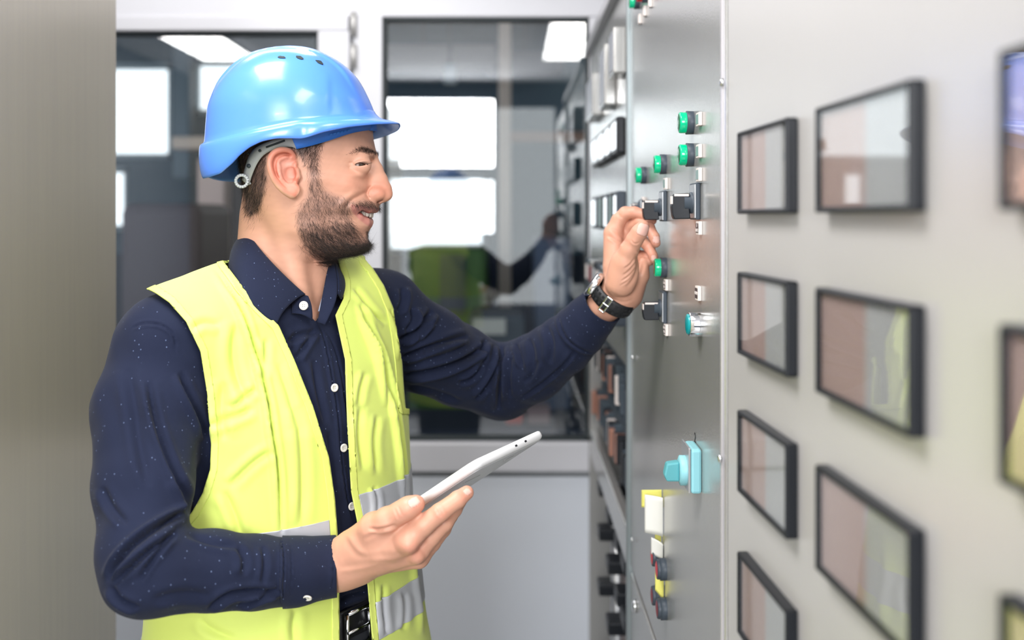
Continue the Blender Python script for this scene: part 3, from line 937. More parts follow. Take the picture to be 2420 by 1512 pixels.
SLV_R = [J(388, 832, 1.138, 118), J(352, 960, 1.105, 126), J(341, 1150, 1.055, 112), J(338, 1300, 1.012, 102), J(347, 1350, 1.005, 98)]
FOR_R = [J(347, 1350, 1.005, 98), J(500, 1346, 1.045, 94), J(600, 1352, 1.070, 84), J(700, 1350, 1.096, 73), J(800, 1336, 1.124, 67)]
SLV_L = [J(908, 738, 1.410, 92), J(1002, 822, 1.455, 104), J(1085, 866, 1.500, 92), J(1182, 905, 1.530, 84)]
FOR_L = [J(1182, 905, 1.530, 84), J(1258, 872, 1.490, 78), J(1335, 815, 1.445, 66), J(1424, 722, 1.392, 50)]
def shirt_core(P):
    f = torso(P, SH_A, SH_B)
    f = smin(f, chain(P, SHO, .01), .03)
    return f
def shirt_fn(P):
    P = np.asarray(P, F32)
    f = shirt_core(P)
    f = smin(f, smin(chain(P, SLV_R, .01), chain(P, FOR_R, .006), .012), .018)
    f = smin(f, smin(chain(P, SLV_L, .01), chain(P, FOR_L, .006), .012), .018)
    return f
# ------------------------------------------------------------------ the worker: head
YM = 1.24                                   # depth of the head's middle plane
def zy(y, Y=YM): return EYE - (y - HY) / FPX * Y
def xx(x, Y=YM): return (x - CX) / FPX * Y
def tab(pairs, sig=0):
    a = np.array(sorted(pairs), float)
    if not sig: return a[:, 0], a[:, 1]
    x = np.arange(a[0, 0] - 12, a[-1, 0] + 12.1, .5); y = np.interp(x, a[:, 0], a[:, 1])
    k = np.exp(-.5 * (np.arange(-40, 41) * .5 / sig) ** 2); k /= k.sum()
    return x, np.convolve(np.pad(y, 40, mode='edge'), k, 'valid')
T_f = tab([(118, 700), (130, 760), (150, 800), (185, 838), (230, 862), (280, 876), (309, 880), (331, 882), (351, 886.5), (366, 890), (378, 889), (390, 883), (405, 879), (430, 876), (458, 880), (474, 887), (481, 892), (488, 894), (495, 892), (501, 882), (508, 873), (518, 873), (526, 877), (533, 878), (540, 875), (550, 869), (562, 868), (575, 872), (586, 869), (595, 858), (601, 840), (606, 812), (612, 780), (620, 740)], 1.8)
T_b = tab([(118, 690), (130, 640), (150, 612), (185, 590), (230, 577), (300, 570), (380, 573), (447, 582), (490, 600), (530, 630), (570, 665), (612, 700), (620, 710)], 9)
T_w = tab([(112, .0), (120, .018), (135, .038), (160, .054), (200, .067), (260, .076), (330, .0785), (400, .0775), (450, .0745), (500, .069), (545, .062), (580, .052), (600, .040), (612, .024), (622, .0)], 4)
T_x = tab([(118, 690), (330, 690), (450, 695), (520, 715), (570, 735), (620, 745)], 12)
def head_w2(P):
    """squared half width of the head at (x,z); negative outside the profile"""
    yp = HY - (P[:, 2] - EYE) / YM * FPX
    xp = CX + P[:, 0] / YM * FPX
    w = np.interp(yp, *T_w); xf = np.interp(yp, *T_f); xb = np.interp(yp, *T_b); xw = np.interp(yp, *T_x)
    fr = xp > xw
    s = np.where(fr, (xp - xw) / np.maximum(xf - xw, 4), (xw - xp) / np.maximum(xw - xb, 4))
    pw = np.where(fr, 2.25, 2.1)
    out = np.maximum(yp - 622, 0) + np.maximum(112 - yp, 0)
    return w * w * (1 - np.abs(s) ** pw) - (out * .0005) ** 1.0 * .002
def head_core(P):
    y = P[:, 1] - YM
    G = lambda Q: (Q[:, 1] - YM) ** 2 - head_w2(Q)
    e = 1.5e-3
    g0 = G(P)
    gx = (G(P + np.array([e, 0, 0], F32)) - G(P - np.array([e, 0, 0], F32))) / (2 * e)
    gz = (G(P + np.array([0, 0, e], F32)) - G(P - np.array([0, 0, e], F32))) / (2 * e)
    gn = np.sqrt(gx ** 2 + gz ** 2 + (2 * y) ** 2)
    return g0 / np.maximum(gn, .05)
def M3(px_, py_, y_off):                 # point on the head: pixel position at depth YM-y_off
    Y = YM - y_off
    return np.array([xx(px_, Y), YM - y_off, zy(py_, Y)])
def bump2(P, px_, py_, sx, sy, yo=.062, rot=0):
    c = M3(px_, py_, yo); u = (P[:, 0] - c[0]) * FPX / YM; v = -(P[:, 2] - c[2]) * FPX / YM
    if rot:
        cr, sr = math.cos(rot), math.sin(rot); u, v = u * cr + v * sr, -u * sr + v * cr
    return np.exp(-(u / sx) ** 2 - (v / sy) ** 2)
def crease(P, pts, wd, yo):
    c = np.array([M3(a, b, yo) for a, b in pts])
    q = P[:, [0, 2]].astype(float)
    d, s, t = line_sd(q, np.array(smooth(c[:, [0, 2]], 2)))
    return np.exp(-(d * FPX / YM / wd) ** 2) * np.clip(np.minimum(t, 1 - t) * 6 + .15, 0, 1)
EYE_C = M3(852, 389.5, .0335)
EYE_R = .0118
slit = [(838, 390), (844, 387), (852, 385.8), (860, 386), (866, 388.5), (861, 390.8), (852, 392.4), (844, 392.2)]
mouth_poly = [(829, 487), (840, 490.5), (852, 494), (864, 497.5), (877, 501), (896, 503), (900, 516), (880, 517.5), (866, 515.5), (852, 509), (841, 500.5), (834, 493)]
def head_fn(P):
    P = np.asarray(P, F32)
    Pm = P.copy(); Pm[:, 1] = YM - np.abs(P[:, 1] - YM)          # mirrored to the near side
    f = head_core(P)
    # broad face modelling
    f = f - .0055 * bump2(P, 828, 436, 28, 24, .058)          # raised smiling cheek
    f = f + .0052 * bump2(P, 868, 390, 18, 15, .040)          # eye socket
    f = f + .0025 * bump2(P, 838, 392, 18, 12, .052)
    f = f - .0030 * bump2(P, 848, 413, 20, 8, .048)
    f = f - .0022 * bump2(P, 860, 362, 26, 8, .045, .12)      # brow
    f = f + .0030 * bump2(P, 800, 372, 26, 26, .066)          # temple
    f = f - .0020 * bump2(P, 760, 425, 34, 14, .068)          # cheek bone
    f = f + .0022 * bump2(P, 780, 490, 26, 26, .062)          # cheek hollow
    f = f - .0020 * bump2(P, 720, 545, 26, 22, .062)          # jaw angle
    # nose
    T = lambda x, y, yo=0.0: M3(x, y, yo)
    ns = [(T(881, 386), .0078), (T(889, 402), .0074), (T(900, 424), .0078), (T(908, 446), .0088), (T(911, 458), .0092)]
    nose = chain(Pm, ns, .003)
    nose = smin(nose, cap(Pm, T(872, 404), T(880, 452), .013, .0155), .010)
    nose = smin(nose, ell(Pm, T(884, 458, .0115), (.0125, .0080, .0088)), .005)
    nose = smin(nose, cap(Pm, T(905, 462), T(893, 474), .0052, .0040), .005)
    f = smin(f, nose, .006)
    f = f + .0018 * crease(Pm, [(876, 438), (866, 447), (864, 461), (872, 471)], 3.0, .030) * np.clip((YM - .010 - Pm[:, 1]) / .006, 0, 1)
    nost = ell(Pm, T(893, 473, .0060), (.0060, .0034, .0030))
    f = smax(f, -nost, .002)
    # nasolabial fold + smile lines
    f = f + .0024 * crease(Pm, [(862, 450), (848, 462), (832, 472), (820, 486), (817, 500)], 4.5, .045)
    f = f - .0016 * crease(Pm, [(848, 448), (832, 460), (816, 473), (808, 490)], 8, .050)
    f = f + .0012 * crease(Pm, [(822, 385), (834, 383)], 2.2, .052)
    f = f + .0010 * crease(Pm, [(820, 392), (834, 401), (846, 405), (858, 404)], 2.5, .048)
    f = f - .0012 * crease(Pm, [(826, 397), (838, 400), (850, 401)], 5, .048)
    # eye lids: a ball around the eye with a slit cut through it
    lid = ell(Pm, EYE_C, (EYE_R + .0013,) * 3)
    f = smin(f, lid, .007)
    q = proj(Pm.astype(float)) 
    sl = poly_sd(q, smooth_closed(slit, 1)) * (Pm[:, 1] / FPX)
    ey = ell(Pm, EYE_C, (EYE_R - .0008,) * 3)
    f = np.where((q[:, 0] > 820) & (q[:, 0] < 885) & (q[:, 1] > 370) & (q[:, 1] < 410), smax(f, -smax(sl, -ey - .004, .0008), .0010), f)
    f = f - .0010 * crease(Pm, [(835, 388), (843, 382.5), (852, 380.2), (862, 381), (868, 385)], 2.6, .046)
    # mouth
    mp_ = poly_sd(q, mouth_poly) * (Pm[:, 1] / FPX)
    near_m = (q[:, 0] > 810) & (q[:, 0] < 915) & (q[:, 1] > 475) & (q[:, 1] < 540)
    deep = smax(mp_, np.abs(P[:, 1] - YM) - .034, .003)
    teethdeep = np.sqrt(((P[:, 0] - xx(838)) / 1.15) ** 2 + ((P[:, 1] - YM) / 1.28) ** 2) - .0172
    cutm = smax(deep, -teethdeep, .002)
    f = np.where(near_m, smax(f, -cutm, .0022), f)
    # lips
    ul = [(T(831, 484.5, .031), .0020), (T(848, 488.5, .028), .0034), (T(872, 493.5, .016), .0046), (T(886, 494, .0), .0048)]
    ll = [(T(833, 496.5, .031), .0020), (T(849, 511.5, .026), .0038), (T(864, 524, .014), .0050), (T(870, 527, .0), .0054)]
    f = smin(f, chain(Pm, ul, .003), .004)
    f = smin(f, chain(Pm, ll, .003), .004)
    # ear
    f = smin(f, ear_fn(Pm), .0025)
    # neck, larynx, muscle
    nk = cap(P, (xx(668), YM + .004, zy(520)), (xx(655), YM + .010, zy(760)), .0500, .0560)
    nk = smin(nk, cap(P, (xx(640), YM, zy(470)), (xx(640), YM, zy(600)), .030, .034), .02)
    nk = smin(nk, cap(P, (xx(735), YM, zy(620)), (xx(722), YM - .005, zy(715)), .0185, .0160), .012)
    nk = smin(nk, cap(P, (xx(655, YM - .05), YM - .045, zy(470)), (xx(720, YM - .03), YM - .030, zy(745)), .013, .010), .016)
    f = smin(f, nk, .012)
    ch = ell(P, (xx(650), YM + .02, zy(850)), (.115, .115, .070))
    ch = smax(ch, shirt_core(P) + .0125, .006)
    return smin(f, ch, .02)
def ear_fn(P):
    yo = .0870
    E = lambda x, y, o=0.0: M3(x, y, yo + o)
    rim = [(698, 384), (694, 366), (684, 356), (668, 353), (652, 357), (641, 368), (637, 384), (640, 402), (646, 418), (654, 433), (664, 444), (676, 453), (690, 459)]
    R = [(E(x, y, o), r) for (x, y), o, r in zip(rim, (-.012, -.008, -.003, .002, .005, .007, .008, .008, .007, .005, .003, .000, -.004), (.0022, .0026, .0030, .0033, .0034, .0035, .0036, .0037, .0037, .0036, .0036, .0042, .0044))]
    cc = np.array([np.r_[p, r] for p, r in R]); cc = smooth(cc, 3)
    f = chain(P, [(c[:3], c[3]) for c in cc[::2]] + [(cc[-1][:3], cc[-1][3])], .0012)
    # plate behind the rim
    q = proj(P.astype(float))
    pl = poly_sd(q, [(694, 368), (682, 357), (667, 355), (652, 359), (642, 370), (639, 386), (642, 402), (649, 420), (660, 438), (676, 452), (692, 460), (701, 455), (703, 440), (700, 418)]) * (P[:, 1] / FPX)
    cy_ = np.interp(q[:, 0], [635, 665, 705], [YM - yo - .004, YM - yo + .004, YM - yo + .016])
    plate_ = smax(pl + .001, np.abs(P[:, 1] - cy_) - .0035, .003)
    f = smin(f, plate_, .003)
    # back root joining the skull
    root = smax(poly_sd(q, [(690, 372), (668, 366), (655, 380), (656, 410), (672, 440), (695, 452)]) * (P[:, 1] / FPX), np.abs(P[:, 1] - (YM - yo + .018)) - .014, .006)
    f = smin(f, root, .004)
    # antihelix, crus, tragus, lobe
    ah = [(E(676, 372, -.004), .0022), (E(660, 384, 0), .0030), (E(656, 402, .001), .0032), (E(664, 420, .001), .0032), (E(675, 434, -.001), .0034), (E(686, 441, -.003), .0036)]
    cc = smooth([np.r_[p, r] for p, r in ah], 2)
    f = smin(f, chain(P, [(c[:3], c[3]) for c in cc[::2]], .0012), .003)
    f = smin(f, chain(P, [(E(697, 388, -.009), .003), (E(685, 398, -.006), .0024), (E(672, 404, -.005), .0016)], .002), .002)
    f = smin(f, chain(P, [(E(699, 404, -.008), .0048), (E(700, 418, -.006), .0050), (E(697, 430, -.008), .0040)], .002), .003)
    f = smin(f, ell(P, E(692, 449, -.003), (.0085, .0045, .0085)), .004)
    # bowls
    f = smax(f, -ell(P, E(683, 410, .0000), (.0070, .0120, .0100)), .0040)
    f = smax(f, -cap(P, E(688, 414, .004), E(697, 416, -.030), .0042, .0035), .0015)
    f = smax(f, -ell(P, E(680, 385, .0015), (.0090, .0080, .0058)), .003)
    f = f + .0016 * crease(P, [(688, 366), (672, 363), (655, 370), (649, 386), (652, 405), (660, 424)], 3.0, yo)
    return f

# skin tone painted per vertex
def tone(v):
    Pm = v.copy(); Pm[:, 1] = YM - np.abs(v[:, 1] - YM)
    n = len(v)
    base = np.tile(np.array([.645, .345, .240]), (n, 1))
    def mixc(w, c):
        nonlocal base
        base = base * (1 - w[:, None]) + np.array(c) * w[:, None]
    P = v.astype(F32); Pf = Pm.astype(F32)
    nz = vnoise(v, 160, 3) * .5 + vnoise(v, 420, 5) * .5
    hd = v[:, 2] > zy(640)
    hw = hd.astype(float)
    mixc(hw * .66 * np.maximum(bump2(P, 905, 448, 30, 26, .0), 0), (.62, .22, .14))
    mixc(hw * .50 * bump2(P, 824, 432, 34, 26, .058), (.72, .30, .20))
    mixc(hw * .22 * bump2(P, 860, 330, 40, 26, .04), (.66, .32, .20))
    q = proj(Pm)
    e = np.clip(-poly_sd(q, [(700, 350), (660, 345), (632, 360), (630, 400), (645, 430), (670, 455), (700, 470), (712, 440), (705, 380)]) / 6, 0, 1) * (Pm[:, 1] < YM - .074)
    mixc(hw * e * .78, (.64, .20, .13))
    ein = np.clip(-poly_sd(q, [(690, 372), (665, 368), (652, 385), (656, 415), (680, 440), (698, 440), (700, 400)]) / 8, 0, 1) * (Pm[:, 1] < YM - .070)
    mixc(hw * ein * .45, (.78, .45, .36))
    # lips
    lip = np.clip((3.2 - np.minimum(line_sd(q, smooth([(832, 485), (850, 488), (876, 494), (892, 497)], 2))[0], line_sd(q, smooth([(833, 497), (849, 512), (864, 525), (880, 530)], 2))[0] * .85)) / 2.5, 0, 1)
    lipb = np.clip(-poly_sd(q, [(827, 482), (850, 484), (872, 487), (897, 490), (898, 503), (880, 521), (884, 540), (866, 533), (848, 519), (832, 502)]) / 2, 0, 1)
    mixc(hw * lipb * .8, (.56, .22, .19))
    gum = np.clip(-poly_sd(q, mouth_poly) / 2, 0, 1) * (np.abs(v[:, 1] - YM) < .036)
    mixc(hw * gum * .9, (.30, .06, .05))
    # short shaved shade under the beard and hair
    bd = np.clip(-poly_sd(q, BEARD) / 14 + .15, 0, 1)
    bd *= 1 - lipb
    hr = np.clip(-poly_sd(q, HAIR) / 10 + .25, 0, 1)
    nk_ = np.clip(-poly_sd(q, NAPE) / 30, 0, 1)
    mixc(hw * bd * (.50 + .25 * nz).clip(0, 1), (.20, .125, .105))
    mixc(hw * hr * .80 * (1 - e), (.075, .050, .045))
    mixc(hw * nk_ * .22, (.25, .15, .12))
    base *= (1 + .05 * nz)[:, None]
    return np.clip(base, 0, 1)
BEARD = [(716, 352), (742, 342), (757, 352), (757, 390), (758, 420), (768, 442), (786, 454), (806, 460), (826, 466), (840, 472), (856, 468), (872, 471), (886, 475), (897, 480), (897, 492), (880, 489), (858, 488), (838, 490), (831, 500), (831, 512), (838, 526), (850, 546), (862, 556), (866, 546), (882, 541), (882, 570), (880, 592), (864, 604), (846, 611), (820, 611), (790, 614), (774, 634), (757, 632), (738, 610), (718, 588), (705, 560), (697, 530), (697, 500), (714, 472), (722, 450), (726, 420), (724, 385)]
HAIR = [(660, 330), (770, 300), (765, 345), (740, 352), (722, 362), (722, 392), (712, 372), (690, 352), (668, 346), (648, 352), (634, 366), (630, 392), (632, 420), (628, 450), (620, 480), (606, 505), (590, 512), (576, 500), (572, 440), (560, 400), (560, 300)]
NAPE = [(632, 410), (640, 450), (632, 500), (612, 545), (575, 548), (570, 440)]
M_skin = mat('warm_skin', (.74, .43, .315), .46, attr='tone', sss=.06, spec=.45, bump=(1400, .10, .0004))

hv, hq = surface(head_fn, (-.47, 1.03, 1.44), (-.125, 1.40, 1.83), .0012, lip=1.5)
hcol = tone(hv)

# ---- hands ----------------------------------------------------------------
def finger(P, pts, k=.0022): return chain(P, [J(*p) for p in pts], k)
RH = dict(
    index=[(962, 1276, 1.066, 29), (1002, 1240, 1.062, 25), (1040, 1211, 1.060, 22), (1082, 1180, 1.068, 20), (1103, 1164, 1.075, 16.5)],
    middle=[(984, 1305, 1.088, 27), (1018, 1268, 1.082, 22), (1050, 1234, 1.080, 21), (1074, 1203, 1.092, 18), (1088, 1184, 1.105, 15)],
    ring=[(990, 1316, 1.115, 24), (1022, 1283, 1.108, 19), (1047, 1250, 1.106, 18.5), (1066, 1218, 1.120, 16), (1076, 1198, 1.135, 13)],
    little=[(985, 1320, 1.145, 20), (1012, 1292, 1.138, 16), (1034, 1264, 1.135, 15), (1052, 1236, 1.148, 13)],
    thumb=[(838, 1292, 1.105, 42), (885, 1246, 1.078, 34), (915, 1228, 1.066, 28), (945, 1211, 1.060, 24), (966, 1199, 1.058, 24), (984, 1190, 1.058, 20)])
def rhand_fn(P):
    P = np.asarray(P, F32)
    pal = smin(chain(P, [J(700, 1345, 1.125, 52), J(790, 1335, 1.120, 50), J(825, 1328, 1.115, 48)], .01), finger(P, [(820, 1318, 1.112, 50), (900, 1290, 1.085, 42), (960, 1280, 1.070, 30)]), .012)
    for c in ([(815, 1335, 1.115, 46), (900, 1312, 1.098, 40), (980, 1303, 1.088, 28)], [(812, 1342, 1.125, 42), (900, 1318, 1.118, 36), (988, 1315, 1.114, 25)], [(812, 1340, 1.135, 36), (900, 1320, 1.138, 34), (985, 1318, 1.143, 21)]):
        pal = smin(pal, finger(P, c), .010)
    pal = smin(pal, finger(P, [(800, 1350, 1.12, 38), (850, 1342, 1.115, 30)]), .01)
    f = pal
    # knuckles
    for (x, y, Y, r, Yf) in ((966, 1284, 1.056, 22, 0), (985, 1312, 1.078, 18, 0)):
        f = smin(f, ell(P, P3(x, y, Y), (r * Y / FPX,) * 3), .008)
    f = smin(f, finger(P, RH['thumb'], .006), .012)
    f = smin(f, finger(P, RH['index']), .006)
    m = finger(P, RH['middle']); m = smin(m, pal, .006); f = smin(f, m, .0012)
    m = finger(P, RH['ring']); m = smin(m, pal, .006); f = smin(f, m, .0012)
    m = finger(P, RH['little']); m = smin(m, pal, .006); f = smin(f, m, .0012)
    return f
LH = dict(
    index=[(1450, 548, 1.390, 21), (1463, 520, 1.388, 18), (1478, 504, 1.384, 16), (1500, 502, 1.378, 14), (1524, 509, 1.372, 13), (1541, 520, 1.368, 11.5)],
    middle=[(1470, 570, 1.400, 20), (1488, 536, 1.392, 15), (1512, 524, 1.378, 14), (1534, 538, 1.362, 13.5), (1546, 560, 1.352, 12.5), (1550, 574, 1.348, 11)],
    ring=[(1490, 592, 1.405, 18), (1503, 572, 1.398, 14), (1520, 570, 1.385, 13), (1535, 586, 1.372, 12.5), (1543, 604, 1.364, 11), (1545, 613, 1.361, 10)],
    little=[(1508, 622, 1.405, 17), (1520, 604, 1.402, 12), (1531, 604, 1.392, 11), (1538, 616, 1.384, 10)],
    thumb=[(1462, 668, 1.352, 33), (1476, 620, 1.340, 27), (1487, 590, 1.332, 21), (1500, 566, 1.326, 18.5), (1511, 549, 1.322, 18), (1520, 535, 1.320, 14.5)])
def lhand_fn(P):
    P = np.asarray(P, F32)
    pal = chain(P, [J(1385, 768, 1.420, 33), J(1428, 722, 1.396, 37), J(1458, 700, 1.380, 39)], .01)
    for c in ([(1462, 700, 1.375, 34), (1454, 630, 1.382, 28), (1450, 556, 1.390, 23)], [(1470, 700, 1.380, 34), (1470, 640, 1.395, 30), (1470, 578, 1.402, 21)],
              [(1480, 696, 1.385, 32), (1490, 645, 1.400, 28), (1492, 600, 1.406, 20)], [(1484, 694, 1.385, 30), (1505, 655, 1.398, 26), (1510, 625, 1.404, 19)]):
        pal = smin(pal, finger(P, c), .009)
    pal = smin(pal, finger(P, [(1488, 690, 1.380, 28), (1512, 650, 1.380, 21), (1520, 622, 1.385, 14)], .004), .008)
    th = smin(finger(P, LH['thumb'], .005), ell(P, P3(1474, 642, 1.345), (.0200, .014, .0300)), .008)
    f = smin(pal, th, .009)
    f = smin(f, finger(P, LH['index']), .006)
    for k in ('middle', 'ring', 'little'):
        m = smin(finger(P, LH[k]), pal, .006); f = smin(f, m, .0010)
    f = smin(f, smin(th, pal + .004, .004), .0005)
    return f
rv, rq = surface(rhand_fn, P3(690, 1420, 1.17) + np.array([-.02, -.17, 0]), P3(1130, 1130, 1.16) + np.array([.02, .03, .02]), .0011)
lv, lq = surface(lhand_fn, P3(1345, 850, 1.46) + np.array([0, -.17, 0]), P3(1575, 480, 1.46) + np.array([.01, 0, .01]), .0010)
# creases in the skin of the hands
rN, lN = normals(rv, rq), normals(lv, lq)
rv = folds(rv, rN, [([(870, 1250), (905, 1251), (937, 1240)], 4, .0016), ([(905, 1251), (880, 1262), (860, 1275)], 5, .0007), ([(822, 1262), (845, 1300), (870, 1310)], 7, -.0008),
                    ([(1030, 1200), (1042, 1222)], 3, .0005), ([(1036, 1196), (1048, 1216)], 3, .0004), ([(940, 1195), (952, 1222)], 3, .0004), ([(932, 1200), (944, 1228)], 3, .0003), ([(900, 1330), (850, 1345), (800, 1350)], 6, -.0006),
                    ([(955, 1325), (905, 1320), (860, 1328)], 6, -.0006), ([(985, 1300), (1010, 1275)], 4, .0006)])
lv = folds(lv, lN, [([(1443, 541), (1460, 548), (1472, 560), (1476, 574)], 4, .0010), ([(1436, 556), (1455, 568), (1474, 576)], 3.5, .0010), ([(1503, 600), (1508, 625), (1500, 655), (1480, 680)], 4, .0012),
                    ([(1500, 608), (1490, 625), (1474, 635)], 2.2, .0006), ([(1502, 618), (1490, 638), (1472, 650)], 2.2, .0006), ([(1502, 630), (1488, 652), (1468, 664)], 2.2, .0006), ([(1498, 645), (1484, 664), (1464, 676)], 2.2, .0005),
                    ([(1440, 690), (1465, 703), (1490, 700)], 3, .0006), ([(1446, 706), (1470, 716), (1496, 708)], 3, .0005), ([(1490, 566), (1500, 578), (1512, 572)], 2, .0005), ([(1460, 505), (1470, 516)], 3, .0006), ([(1505, 590), (1520, 606), (1534, 608)], 3, .0008),
                    ([(1510, 655), (1518, 640), (1522, 620)], 4, .0005)])
def hand_tone(v, nails, tips, seed):
    q = proj(v); n = len(v)
    c = np.tile(np.array([.635, .330, .228]), (n, 1))
    nz = vnoise(v, 120, seed) * .5 + vnoise(v, 300, seed + 1) * .5
    c = c * (1 + .04 * nz)[:, None]
    for (x, y, rad, w) in tips:
        k = (np.exp(-((q[:, 0] - x) ** 2 + (q[:, 1] - y) ** 2) / rad ** 2) * w)[:, None]
        c = c * (1 - k) + np.array([.68, .25, .18]) * k
    for (x, y, a, b, rot, Yn) in nails:
        u, w = q[:, 0] - x, q[:, 1] - y
        cr, sr = math.cos(rot), math.sin(rot)
        u, w = u * cr + w * sr, -u * sr + w * cr
        m = ((u / a) ** 4 + (w / b) ** 4 < 1) & (v[:, 1] < Yn)
        c[m] = (.72, .43, .36)
        rim_ = ((u / a) ** 4 + (w / b) ** 4 < 1.5) & ~m & (v[:, 1] < Yn)
        c[rim_] = c[rim_] * .82
    return c
rnail = [(978, 1186, 13, 10, -.55, 1.055), (1106, 1160, 9, 8, -.7, 1.070)]
lnail = [(1519, 542, 13, 14, .35, 1.318), (1551, 566, 8, 8, .2, 1.349), (1545, 610, 6, 7, .2, 1.360)]
rcol = hand_tone(rv, rnail, [(1100, 1165, 22, .55), (1040, 1212, 18, .45), (985, 1190, 24, .45), (966, 1284, 26, .35), (985, 1310, 22, .35), (945, 1212, 20, .3), (880, 1245, 30, .2)], 7)
lcol = hand_tone(lv, lnail, [(1500, 503, 24, .35), (1545, 524, 14, .5), (1550, 576, 14, .5), (1545, 612, 12, .5), (1520, 545, 14, .25), (1540, 545, 14, .3), (1480, 560, 26, .25), (1528, 595, 14, .4), (1440, 560, 18, .2)], 11)
def nail_bump(v, N, nails):
    q = proj(v); D = np.zeros(len(v))
    for (x, y, a, b, rot, Yn) in nails:
        u, w = q[:, 0] - x, q[:, 1] - y
        cr, sr = math.cos(rot), math.sin(rot)
        u, w = u * cr + w * sr, -u * sr + w * cr
        r = (u / a) ** 4 + (w / b) ** 4
        D += np.where(v[:, 1] < Yn, np.where(r < 1, .00035, -.0003 * np.exp(-(r - 1) * 2)), 0)
    return v + N * D[:, None]
rv = nail_bump(rv, rN, rnail); lv = nail_bump(lv, lN, lnail)

# ---- trunk and arms under the clothes, one continuous body ------------------
SR, SL_ = np.array([-.385, 1.130, 1.468]), np.array([-.185, 1.410, 1.474])
ER, WR = P3(322, 1368, 1.005), P3(760, 1338, 1.122)
EL, WL = P3(1178, 905, 1.53), P3(1430, 745, 1.392)
def body_fn(P):
    P = np.asarray(P, F32)
    c = np.array([-.285, 1.262, 0])
    z = P[:, 2]
    u = (P - c) @ U1; w = (P - c) @ U2
    a = np.interp(z, [.9, 1.05, 1.3, 1.42, 1.50], [.150, .150, .150, .150, .10]); b = np.interp(z, [.9, 1.05, 1.25, 1.4, 1.50], [.098, .10, .095, .085, .06])
    t = (np.sqrt((u / a) ** 2 + (w / b) ** 2) - 1) * b
    t = smax(t, z - 1.495, .03)
    t = smax(t, .86 - z, .01)
    f = smin(t, chain(P, [(SR, .045), (c + np.array([0, 0, 1.50]), .05), (SL_, .045)], .02), .03)
    f = smin(f, chain(P, [(SR, .045), (ER, .034), (WR, .026)], .01), .02)
    f = smin(f, chain(P, [(SL_, .045), (EL, .034), (WL, .025)], .01), .02)
    for s in (-1, 1):
        hp = c + U1 * .085 * s
        f = smin(f, chain(P, [(hp + np.array([0, 0, .90]), .085), (hp + np.array([.0, .01, .50]), .052), (hp + np.array([-.01, .02, .09]), .038)], .01), .02)
    return np.where(P[:, 2] > 1.12, smax(f, shirt_fn(P) + .010, .004), f)
bv_, bq = surface(body_fn, (-.56, .90, .03), (.16, 1.66, 1.56), .008)
V = np.concatenate([hv, rv, lv, bv_]); 
Qs = np.concatenate([hq, rq + len(hv), lq + len(hv) + len(rv), bq + len(hv) + len(rv) + len(lv)])
Cc = np.concatenate([hcol, rcol, lcol, np.tile([.645, .345, .240], (len(bv_), 1))])
person = np_mesh('person', V, Qs, M_skin, None, Cc)
tag(person, 'bearded smiling man in blue hard hat and yellow vest, holding a white tablet', 'person')

# ---- eyes, teeth ---------------------------------------------------------------
M_eye = mat('eye_white', (.42, .36, .34), .12, coat=.6)
M_iris = mat('dark_brown_iris', (.035, .018, .010), .08, coat=1.0)
M_tooth = mat('tooth_enamel', (.72, .66, .57), .18, coat=.4)
for s in (1, -1):
    c = EYE_C.copy(); c[1] = YM - s * (YM - EYE_C[1])
    e = MB()
    prof = [(0, -EYE_R)] + [(EYE_R * math.sin(a), -EYE_R * math.cos(a)) for a in np.linspace(.2, math.pi - .84, 14)]
    ax = Vector((1, -.98 * s, -.04)).normalized()
    e.lathe([(r, h) for r, h in prof], c, ax, 28, 0)
    r0 = EYE_R * math.sin(math.pi - .84); h0 = -EYE_R * math.cos(math.pi - .84)
    e.lathe([(r0, h0), (r0 * .6, h0 + .0012), (0, h0 + .0019)], c, ax, 28, 1)
    e.build('eye', [M_eye, M_iris], person)
t = MB()
for k in range(-6, 7):
    a = k * .27
    rr = .0175 + .0030 * math.cos(a)
    cx_ = xx(834) + rr * math.cos(a) * 1.15; cy_ = YM - rr * math.sin(a) * 1.26
    d = Vector((math.cos(a), -math.sin(a), 0)); tn = Vector((math.sin(a), math.cos(a), 0))
    hh = .0050 if abs(k) < 2 else (.0047 if abs(k) < 4 else .0034)
    zt = zy(498) - .0 * abs(k) + .0010 * min(abs(k), 4) * .3
    bmv = bmesh.ops.create_icosphere(t.bm, subdivisions=2, radius=1.0)['verts']
    for v in bmv:
        x_, y_, z_ = v.co
        f_ = lambda w: math.copysign(abs(w) ** .75, w)
        v.co = Vector((cx_, cy_, zt - hh + .001)) + d * (f_(x_) * .0022) + tn * (f_(y_) * .0035) + Vector((0, 0, f_(z_) * hh))
for f in t.bm.faces: f.smooth = True
t.build('teeth', M_tooth, person)
